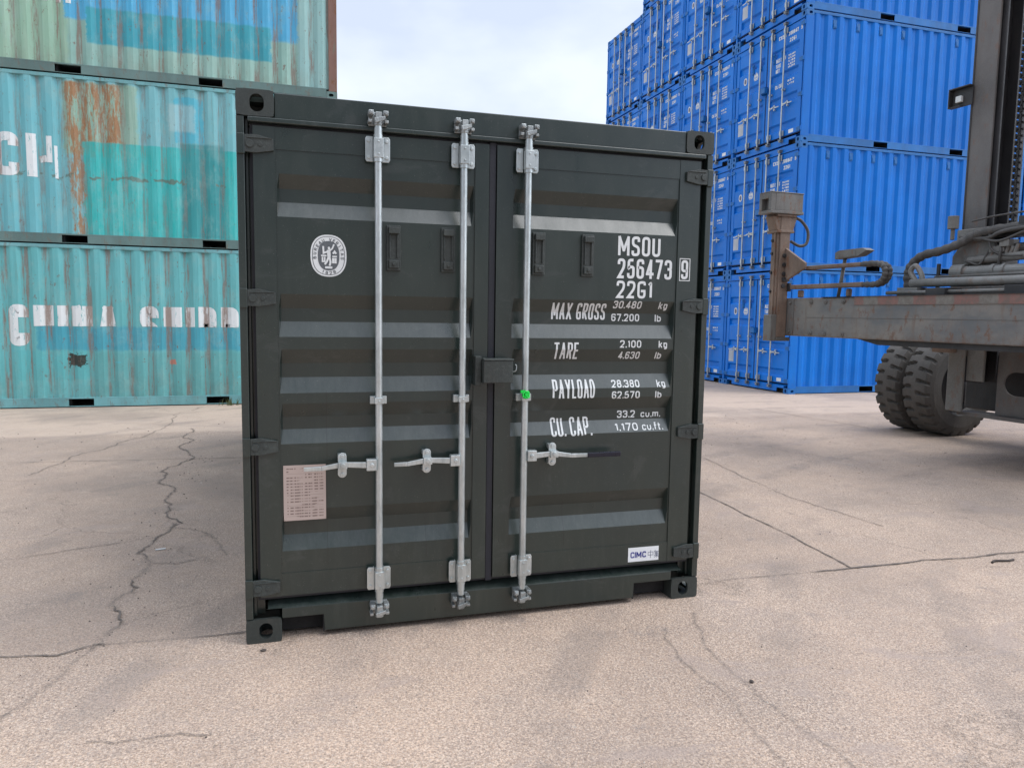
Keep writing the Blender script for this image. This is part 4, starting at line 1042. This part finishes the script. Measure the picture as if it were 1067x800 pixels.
# ------------------------------------------------------------------ container lifting machine
M['steel'] = painted('grimy_grey_steel', (.155, .148, .138), .6, dirt=(.10, .065, .045), amt=.75, var=.3, rust=.55, fine=.3, bump=.002)
M['steel_mast'] = painted('grimy_mast_steel', (.12, .112, .108), .6, dirt=(.13, .085, .06), amt=.6, var=.3, rust=.35, fine=.3, bump=.002)
M['steel_brown'] = painted('rusty_brown_steel', (.21, .15, .115), .7, dirt=(.08, .055, .045), amt=.6, var=.3, rust=.7, fine=.3, bump=.002)
M['steel_dark'] = painted('dark_greasy_steel', (.035, .034, .036), .5, dirt=(.07, .055, .045), amt=.5, var=.3, bump=.002)
M['steel_light'] = painted('scuffed_light_grey_steel', (.20, .195, .185), .5, dirt=(.14, .10, .08), amt=.6, var=.2, rust=.35, fine=.3)
M['hose'] = painted('dusty_black_hose', (.075, .07, .066), .65, dirt=(.18, .15, .13), amt=.6)
M['tyre'] = painted('dusty_tyre_rubber', (.085, .078, .072), .85, dirt=(.17, .145, .125), amt=.55, var=.2, fine=.2, bump=.002)
def tape():
    n = NT('worn_red_and_white_tape', .6)
    f = n.op('FRACT', n.mul(n.add(n.y, n.mul(n.noise(9, 5, .7), .06)), 2.1)); w_ = n.band(f, .0, .42, .03)
    c = n.mix(w_, n.mix(n.noise(20, 6, .7), (.20, .10, .085), (.30, .17, .145)), n.mix(n.noise(22, 5, .7), (.16, .15, .135), (.28, .26, .23)))
    c = n.mix(n.mul(n.step(n.noise(14, 8, .75), .42, .6), .75), c, (.16, .135, .115)); n.color(c); return n.m
M['red_tape'] = tape()
def beam_mat():
    n = NT('beam_worn_paint', .55)
    c = n.mix(n.step(n.noise(3, 6, .65, sc=(1, .5, 1)), .3, .7), (.14, .148, .155), (.25, .23, .205))
    c = n.mix(n.mul(n.step(n.noise(4, 7, .7, sc=(1, 2.5, .35)), .5, .68), .75), c, (.19, .145, .115))
    c = n.mix(n.mul(n.step(n.noise(9, 8, .75, sc=(1, 1, .5)), .54, .62), .75), c, n.mix(n.noise(50), (.10, .05, .03), (.26, .14, .09)))
    edge = n.op('MAXIMUM', n.op('SUBTRACT', 1.0, n.step(n.z, 1.36, 1.47)), n.step(n.z, 1.80, 1.86))
    c = n.mix(n.mul(edge, n.mul(n.step(n.noise(12, 6, .7), .4, .65), .6)), c, (.16, .10, .07))
    n.color(c); n.bump(n.noise(12, 6, .7), .006, .35); n.rough(n.mapr(n.noise(8, 5), .3, .7, .45, .7)); return n.m
M['beam'] = beam_mat()
mh = empty('container_handler', (6.6, 4.83, 0), math.radians(4.8), 'large grimy grey container handler with a long cross beam, upright mast and twin front tyres', 'forklift')
YC = -2.75
def mirror_y(y): return 2 * YC - y
# cross beam
m = MB(); m.box(0, .34, -5.55, .055, 1.362, 1.862); m.build('cross_beam', M['beam'], mh, .015)
m = MB(); m.box(-.012, -.001, -.115, -.005, 1.375, 1.85)
for z in (1.42, 1.80): m.cyl((-.035, -.06, z), (-.0125, -.06, z), .016, n=8)
for z in (1.41, 1.81):
    for y in (-.42, -.66, -.95): m.cyl((-.016, y, z), (-.0005, y, z), .030, n=16); m.cyl((-.026, y, z), (-.0162, y, z), .016, n=6)
m.box(-.004, -.0006, -4.3, -.35, 1.607, 1.612)
m.build('beam_bolts', M['steel'], mh, .003)
m = MB(); m.box(-.008, -.0008, -4.4, -1.12, 1.765, 1.868); m.build('warning_stripe', M['red_tape'], mh)
m = MB(); m.box(.04, .30, -5.1, -1.45, 1.30, 1.3615); m.prism([(-1.45, 1.361), (-1.15, 1.361), (-1.45, 1.30)], 'x', .04, .30); m.box(-.02, .36, -5.5, -.6, 1.8625, 1.868); m.build('beam_flange', M['steel_dark'], mh, .006)
# column at each end of the beam, with its locking head
for e in (0, 1):
    f = (lambda y: y) if e == 0 else mirror_y
    m = MB()
    m.box(-.17, -.01, f(.012), f(.17), 1.34, 2.96)
    m.box(-.195, -.1705, f(.03), f(.155), 1.36, 2.85); m.box(-.215, -.1955, f(.06), f(.09), 1.45, 2.80)
    m.box(-.0095, .012, f(.05), f(.14), 1.87, 2.70)
    m.box(-.225, .045, f(-.0), f(.215), 2.72, 2.755); m.box(-.245, .065, f(-.01), f(.225), 2.93, 2.9595)
    m.prism([(-.225, 2.755), (.045, 2.755), (.10, 2.93), (-.28, 2.93)], 'y', f(.02), f(.19))
    m.build('column', M['steel_brown'], mh, .006)
    m = MB(); m.box(-.26, -.1705, f(.015), f(.165), 1.29, 1.64); m.box(-.17, .06, f(.005), f(.21), 1.29, 1.3395); m.build('column_foot', M['steel'], mh, .006)
    m = MB(); m.box(-.38, .16, f(-.03), f(.22), 2.9605, 3.0); m.box(-.30, .15, f(-.02), f(.21), 3.0005, 3.225); m.box(-.38, -.3005, f(-.02), f(.03), 3.0005, 3.225)
    m.box(-.38, -.3005, f(.16), f(.21), 3.0005, 3.225); m.box(-.38, -.3005, f(.0305), f(.1595), 3.15, 3.225); m.box(-.38, .16, f(-.025), f(.215), 3.2255, 3.24)
    m.build('column_head', M['steel'], mh, .006)
    m = MB()
    for z in (2.02, 2.18, 2.30, 2.42): m.cyl((-.10, f(-.012), z), (-.10, f(.011), z), .028, n=10)
    for z in (1.55, 1.95, 2.2, 2.45, 2.62): m.cyl((-.222, f(.12), z), (-.1955, f(.12), z), .02, n=8)
    m.box(-.12, -.02, f(-.03), f(.0115), 2.08, 2.13); m.box(-.03, .0, f(-.04), f(.0115), 1.95, 2.06)
    m.build('column_bolts', M['steel_dark'], mh, .003)
    m = MB(); m.tube([(.08, f(.1), 2.95), (.20, f(.06), 2.90), (.29, f(.02), 2.76), (.26, f(.0), 2.60), (.16, f(.02), 2.56), (.04, f(.06), 2.62)], .020, 10); m.build('column_hose', M['hose'], mh, smooth=True)
    # gusset and hose guides back over the beam
    m = MB()
    m.prism([(f(.012), 2.08), (f(-.35), 2.24), (f(-.35), 2.31), (f(.012), 2.52)], 'x', -.08, -.04)
    m.build('gusset', M['steel_brown'], mh, .005)
    m = MB(); m.box(-.02, .12, f(-.30), f(-1.18), 2.225, 2.270); m.build('hose_tray', M['steel_brown'], mh, .012)
    m = MB(); m.box(-.02, .12, f(.0), f(-1.22), 1.980, 2.035); m.box(.02, .08, f(-.14), f(-.20), 1.868, 1.965); m.box(.02, .08, f(-.95), f(-1.0), 1.868, 1.965); m.build('hose_tray', M['steel_light'] if e else M['steel_brown'], mh, .012)
    m = MB(); 
    for dx in (0.0, .07): m.tube([(.02 + dx, f(-1.16), 2.245), (.02 + dx, f(-1.38), 2.245), (.02 + dx, f(-1.50), 2.19), (.02 + dx, f(-1.50), 2.08), (.02 + dx, f(-1.40), 2.01), (.02 + dx, f(-1.20), 2.005)], .029, 10, smooth=10, rib=.006, ribn=2)
    m.build('flexible_hose', M['hose'], mh, smooth=False)
    # work lamp on a thin stalk
    m = MB(); m.cyl((.10, f(-.76), 1.868), (.10, f(-.84), 2.36), .022, n=10); m.build('lamp_stalk', M['steel_light'], mh, smooth=True)
    m = MB(); m.prism([(f(-.74), 2.33), (f(-.74), 2.41), (f(-.80), 2.435), (f(-1.16), 2.44), (f(-1.22), 2.41), (f(-1.1), 2.35)], 'x', .03, .16)
    m.box(.025, .0295, f(-.80), f(-1.06), 2.35, 2.42); m.build('work_lamp', M['steel'], mh, .008)
    m = MB(); m.tube([(.2, f(-1.78), 2.02), (.2, f(-1.70), 2.14), (.2, f(-1.76), 2.20), (.2, f(-1.84), 2.10), (.2, f(-1.86), 2.0)], .03, 8); m.box(.12, .28, f(-1.6), f(-1.86), 1.868, 1.96); m.build('pipe_clamp', M['steel_light'], mh, .004)
# pipes along the top of the beam
m = MB(); m.cyl((.20, -1.72, 2.01), (.20, -3.78, 2.00), .048, n=16); m.cyl((.20, -3.78, 2.0), (.20, -4.5, 2.0), .03, n=12); m.build('hydraulic_pipe', M['steel_light'], mh, smooth=True)
m = MB(); m.cyl((.30, -1.5, 1.925), (.30, -4.2, 1.925), .030, n=12); m.cyl((.08, -1.5, 1.90), (.08, -4.2, 1.90), .022, n=10); m.cyl((.34, -1.9, 2.075), (.34, -4.0, 2.075), .016, n=8); m.build('hydraulic_pipe', M['steel'], mh, smooth=True)
for q in ((.02, .32, -2.05, -2.28, 1.8685, 1.94), (.04, .3, -2.9, -3.1, 1.8685, 1.95), (.33, .359, -1.915, -1.95, 1.8685, 2.22)):
    m = MB(); m.box(*q); m.build('pipe_support', M['steel_dark'], mh, .005)
m = MB(); m.tube([(.30, -1.60, 1.94), (.30, -1.58, 2.10), (.30, -1.62, 2.22), (.31, -1.75, 2.32), (.34, -1.95, 2.36), (.38, -2.12, 2.42), (.42, -2.26, 2.50), (.45, -2.42, 2.54), (.5, -2.7, 2.56), (.5, -3.2, 2.58)], .044, 14, smooth=8, rib=.007, ribn=2); m.build('ribbed_hose', M['hose'], mh)
# mast
for e in (0, 1):
    f = (lambda y: y) if e == 0 else mirror_y
    m = MB()
    m.box(.80, .828, f(-1.83), f(-2.10), 1.20, 5.9)                 # front flange
    m.box(1.15, 1.178, f(-1.83), f(-2.10), 1.20, 5.9)               # rear flange
    m.cur = 1; m.box(.8285, 1.1495, f(-1.83), f(-1.86), 1.20, 5.9)             # web
    m.box(.7995, .7905, f(-1.83), f(-1.85), 1.25, 5.9)
    m.build('mast_upright', [M['steel_mast'], M['steel_dark']], mh, .006)
    m = MB(); m.box(.86, .885, f(-1.8605), f(-2.14), .9, 5.7); m.box(1.09, 1.115, f(-1.8605), f(-2.14), .9, 5.7); m.box(.8855, 1.0895, f(-2.0), f(-2.03), .9, 5.7); m.build('inner_mast', M['steel_dark'], mh, .004)
    m = MB(); zz = 2.5
    while zz < 5.6:
        for q in (0, 1):
            m.box(.93 + q * .0, 1.0, f(-2.265 - .020 * (q * 2)), f(-2.275 - .020 * (q * 2)), zz, zz + .055)
        m.cyl((.965, f(-2.255), zz + .028), (.965, f(-2.335), zz + .028), .014, n=6)
        m.box(.94, .99, f(-2.285), f(-2.295), zz + .035, zz + .09); m.box(.94, .99, f(-2.315), f(-2.325), zz + .035, zz + .09)
        zz += .07
    m.build('lift_chain', M['steel_dark'], mh)
    m = MB(); m.cyl((1.02, f(-2.47), 1.9), (1.02, f(-2.47), 4.0), .045, n=14); m.cyl((1.02, f(-2.47), 4.0), (1.02, f(-2.47), 5.5), .032, n=12); m.build('lift_cylinder', M['steel_light'], mh, smooth=True)
m = MB(); m.box(.84, 1.14, -2.1005, mirror_y(-2.1005), 5.5, 5.75); m.box(1.0, 1.14, -2.1005, mirror_y(-2.1005), 3.9, 4.1) if False else None; m.build('mast_crosshead', M['steel'], mh, .01)
m = MB()
plate_hole(m, (.90, -3.30, .56), (0, 1, 0), (0, 0, 1), (1, 0, 0), 1.0, .72, .03, obround(.68, .36, .50, .26)); m.box(.83, 1.1, -3.62, -1.90, .52, .5595); m.box(.80, 1.1, -3.62, -1.90, 1.281, 1.33)
m.build('mast_foot_plate', M['steel_mast'], mh)
m = MB(); m.box(.76, .7895, -1.80, -2.00, .561, 1.28); m.box(.80, .84, -2.001, -2.20, .92, 1.28); m.build('mast_foot', M['steel_light'], mh, .008)
m = MB(); m.box(.66, .7595, -1.66, -1.9, 1.23, 1.3); m.box(.55, 1.2, -1.75, -3.75, 1.285, 1.36) if False else None; m.build('mast_bearing', M['steel_brown'], mh, .006)
# lamp bracket on the mast
m = MB(); m.box(.72, .7895, -1.60, -1.86, 4.20, 4.215); m.box(.72, .7895, -1.60, -1.615, 4.0, 4.1995); m.box(.775, .7895, -1.6155, -1.86, 4.0, 4.1995); m.box(.72, .7745, -1.6155, -1.75, 4.0, 4.012); m.build('lamp_bracket', M['steel_dark'], mh, .004)
m = MB(); m.box(.735, .7745, -1.68, -1.75, 4.05, 4.12); m.build('marker_lamp', M['white'], mh, .006)
# carriage between beam and mast
m = MB()
m.prism([(-1.98, 1.868), (-1.98, 2.30), (-2.10, 2.47), (-2.42, 2.47), (-2.55, 2.20), (-2.60, 1.868)], 'x', .48, .53)
m.box(.44, .4795, -2.05, -2.35, 2.44, 2.58); m.box(.36, .80, -2.0, -3.6, 2.38, 2.45) if False else None
m.box(.3405, .60, -2.0, -3.5, 1.45, 1.80)
m.prism([(mirror_y(-1.98), 1.868), (mirror_y(-1.98), 2.30), (mirror_y(-2.10), 2.47), (mirror_y(-2.42), 2.47), (mirror_y(-2.60), 1.868)], 'x', .48, .53)
m.build('carriage_plate', M['steel'], mh, .008)
m = MB(); m.box(.50, .70, -2.36, -3.2, 2.47, 2.545); m.box(.46, .74, -2.70, -3.3, 2.56, 2.66); m.box(.55, .79, -2.2, -2.5, 2.2, 2.46); m.build('carriage_bracket', M['steel_dark'], mh, .005)
m = MB(); m.cyl((.42, -2.06, 2.12), (.42, -2.20, 2.12), .085, n=20); m.cyl((.42, -2.20, 2.12), (.42, -3.4, 2.11), .062, n=18); m.cyl((.42, -2.50, 2.12), (.42, -2.54, 2.12), .072, n=18); m.cyl((.42, -2.62, 2.12), (.42, -2.65, 2.12), .072, n=18); m.build('side_shift_cylinder', M['steel_light'], mh, smooth=False)
m = MB(); m.cyl((.46, -2.2, 2.24), (.46, -3.3, 2.28), .045, n=14); m.cyl((.6, -2.45, 2.34), (.6, -3.2, 2.36), .06, n=14)
for i in range(6):
    y = -2.45 - .05 * i; m.cyl((.45, y, 2.25 + .02 * (i % 3)), (.45, y - .03, 2.36 + .02 * (i % 2)), .022, n=8)
m.box(.42, .50, -2.44, -2.60, 2.31, 2.37); m.box(.40, .48, -2.56, -2.66, 2.36, 2.43); m.build('valve_block', M['steel'], mh, .004)
m = MB()
for pts, r in (([(.44, -2.45, 2.38), (.42, -2.40, 2.26), (.40, -2.35, 2.19), (.40, -2.25, 2.22), (.42, -2.18, 2.24)], .010),
               ([(.44, -2.55, 2.40), (.40, -2.58, 2.30), (.42, -2.55, 2.16)], .012), ([(.40, -2.12, 2.50), (.42, -2.4, 2.46), (.42, -2.6, 2.52), (.42, -3.1, 2.55)], .022),
               ([(.46, -2.2, 2.66), (.46, -2.5, 2.69), (.46, -3.0, 2.70)], .010), ([(.42, -2.3, 2.48), (.40, -2.55, 2.42), (.42, -2.8, 2.50)], .014), ([(.44, -2.42, 2.54), (.41, -2.47, 2.35), (.42, -2.62, 2.27), (.42, -2.8, 2.26)], .012)):
    m.tube(pts, r, 8)
m.build('hydraulic_hose', M['hose'], mh, smooth=True)
m = MB(); m.cyl((.46, -1.98, 2.60), (.46, -1.98, 2.74), .055, n=14); m.cyl((.46, -1.98, 2.48), (.46, -1.98, 2.60), .022, n=10); m.build('sensor_cap', M['steel'], mh, .006)
# front axle, tyres
def tyre(yc):
    R, w = .69, .40; NA = 26 * 12; prof = []
    # lateral position, radius, tread weight
    for t, r, k in [(-.5, .40, 0), (-.52, .48, 0), (-.53, .56, 0), (-.50, .615, .0), (-.47, .655, .8), (-.43, .685, 1), (-.30, .69, 1), (-.18, .69, 1), (-.06, .69, 1), (.06, .69, 1), (.18, .69, 1), (.30, .69, 1), (.43, .685, 1), (.47, .655, .8), (.50, .615, .0), (.53, .56, 0), (.52, .48, 0), (.5, .40, 0)]:
        prof.append((t * w, r, k))
    V = []; F = []; n = len(prof)
    for i in range(NA):
        a = 2 * PI * i / NA
        for j, (y, r, k) in enumerate(prof):
            t = y / w
            ph = (i + (0 if t < 0 else 6) + 3.0 * abs(t) * 2.2) % 12
            deep = .042 if (ph < 3.2 and abs(t) > .12) else 0.0
            rr = r - deep * k
            V.append((rr * math.sin(a), y, rr * math.cos(a)))
    for i in range(NA):
        i2 = (i + 1) % NA
        for j in range(n - 1): F.append((i * n + j, i2 * n + j, i2 * n + j + 1, i * n + j + 1))
    m = MB(); m.add([(2.42 + x, yc + y, .685 + z) for x, y, z in V], F); return m
def wheel(yc, sgn):
    tyre(yc).build('tyre', M['tyre'], mh)
    m = MB(); m.cyl((2.42, yc - .20, .685), (2.42, yc - .185, .685), .415, .415, n=40, caps=False)
    for (ya, yb, ra, rb) in ((-.20, -.12, .42, .36), (-.12, .12, .36, .36), (.12, .20, .36, .42)): m.cyl((2.42, yc + ya, .685), (2.42, yc + yb, .685), ra, rb, n=40, caps=False)
    m.cyl((2.42, yc - .02, .685), (2.42, yc + .02, .685), .36, n=32)
    m.build('rim', M['steel_dark'], mh, smooth=False)
for y in (-.55, -.08, mirror_y(-.55), mirror_y(-.08)): wheel(y, 1)
m = MB(); m.cyl((2.42, -.75, .685), (2.42, mirror_y(-.75), .685), .20, n=20); m.box(2.15, 2.7, -1.2, mirror_y(-1.2), .5, .9); m.build('axle', M['steel_dark'], mh, .01)
# chassis and body (mostly outside the picture)
m = MB(); m.box(1.25, 6.4, -1.75, mirror_y(-1.75), .62, 1.35); m.prism([(1.2, .56), (1.2, 1.25), (1.6, 1.3), (1.6, .56)], 'y', -1.7, mirror_y(-1.7)); m.build('chassis', M['steel_dark'], mh, .02)
m = MB(); m.box(3.6, 6.6, -1.85, mirror_y(-1.85), 1.351, 2.1); m.build('engine_cover', M['steel'], mh, .05)
m = MB(); m.box(2.3, 3.5, -2.2, mirror_y(-2.2), 1.351, 1.9); m.box(2.3, 2.36, -2.2, -2.26, 1.9005, 3.1); m.box(2.3, 2.36, mirror_y(-2.2), mirror_y(-2.26), 1.9005, 3.1)
m.box(3.44, 3.5, -2.2, -2.26, 1.9005, 3.1); m.box(3.44, 3.5, mirror_y(-2.2), mirror_y(-2.26), 1.9005, 3.1); m.box(2.25, 3.55, -2.15, mirror_y(-2.15), 3.101, 3.18); m.build('cab', M['steel'], mh, .02)
for y in (-1.55, mirror_y(-1.55)):
    m = MB(); m.cyl((5.6, y, .5), (5.6, y + (.35 if y > YC else -.35), .5), .5, n=32); m.build('rear_wheel', M['tyre'], mh, .04)

# ------------------------------------------------------------------ small loose things
stone(4.78, -.27 + .12, .020, 'small dark stone lying in the open at the right of the yard', .7)
m = MB(); m.tube([(4.66, .02, .006), (4.71, .035, .009), (4.80, .02, .007), (4.86, .03, .006)], .008, 6); o = m.build('wood_splinter', M['stone'], None, smooth=True); tag(o, 'short dark stick lying beside the slab joint on the right', 'debris')
stone(.08, -.09, .010, 'tiny dark stone under the left corner of the dark container', .6, 1.6)
stone(2.15, -.95, .010, 'tiny dark pebble in front of the right corner of the dark container', .7)
gr = MB()
for i in range(1500):
    t_ = random.random(); x = random.uniform(-4.5, 8.0); y = random.uniform(-2.6, 7.5)
    if -.1 < x < 2.55 and y > -.02: continue
    if random.random() < .35 and x < 1: x, y = -.7 + random.gauss(0, .12), random.uniform(-.6, 5)
    r_ = random.uniform(.0018, .0055) * (1 + .12 * max(0, y))
    a = random.uniform(0, PI); V = []
    for k in range(5): V.append((x + r_ * random.uniform(.7, 1.2) * math.cos(a + k * 1.257), y + r_ * random.uniform(.7, 1.2) * math.sin(a + k * 1.257), .0))
    V.append((x + r_ * .1, y, r_ * random.uniform(.8, 1.3))); gr.cur = 0 if random.random() < .55 else 1
    gr.add(V, [(k, (k + 1) % 5, 5) for k in range(5)])
M['grit'] = painted('pale_grit', (.42, .37, .32), .9, amt=.2, var=.3)
tag(gr.build('grit', [M['stone'], M['grit']]), 'loose dark and pale grit scattered over the worn concrete yard', None, None, 'stuff')
wd = MB()
for i in range(26):
    x = random.gauss(0, .09); h_ = random.uniform(.05, .16); dx = random.uniform(-.07, .07); w_ = .004
    wd.add([(x - w_, 0, 0), (x + w_, 0, 0), (x + dx * .4 + w_, -.01, h_ * .6), (x + dx, -.03, h_), (x + dx * .4 - w_, -.01, h_ * .6)], [(0, 1, 2, 4), (2, 3, 4)])
M['weed'] = painted('dusty_green_leaf', (.10, .13, .05), .7, amt=.3)
o = wd.build('weed', M['weed']); o.location = (-.78, 9.50, 0); tag(o, 'small dry weed growing at the foot of the bottom teal container', 'weed')
def pale_chip():
    m = MB(); m.tube([(-.66, 1.62, .006), (-.60, 1.63, .007)], .006, 6); o = m.build('paint_chip', M['white'], None); tag(o, 'small white flake on the grey slab by the long crack', 'debris')
pale_chip()
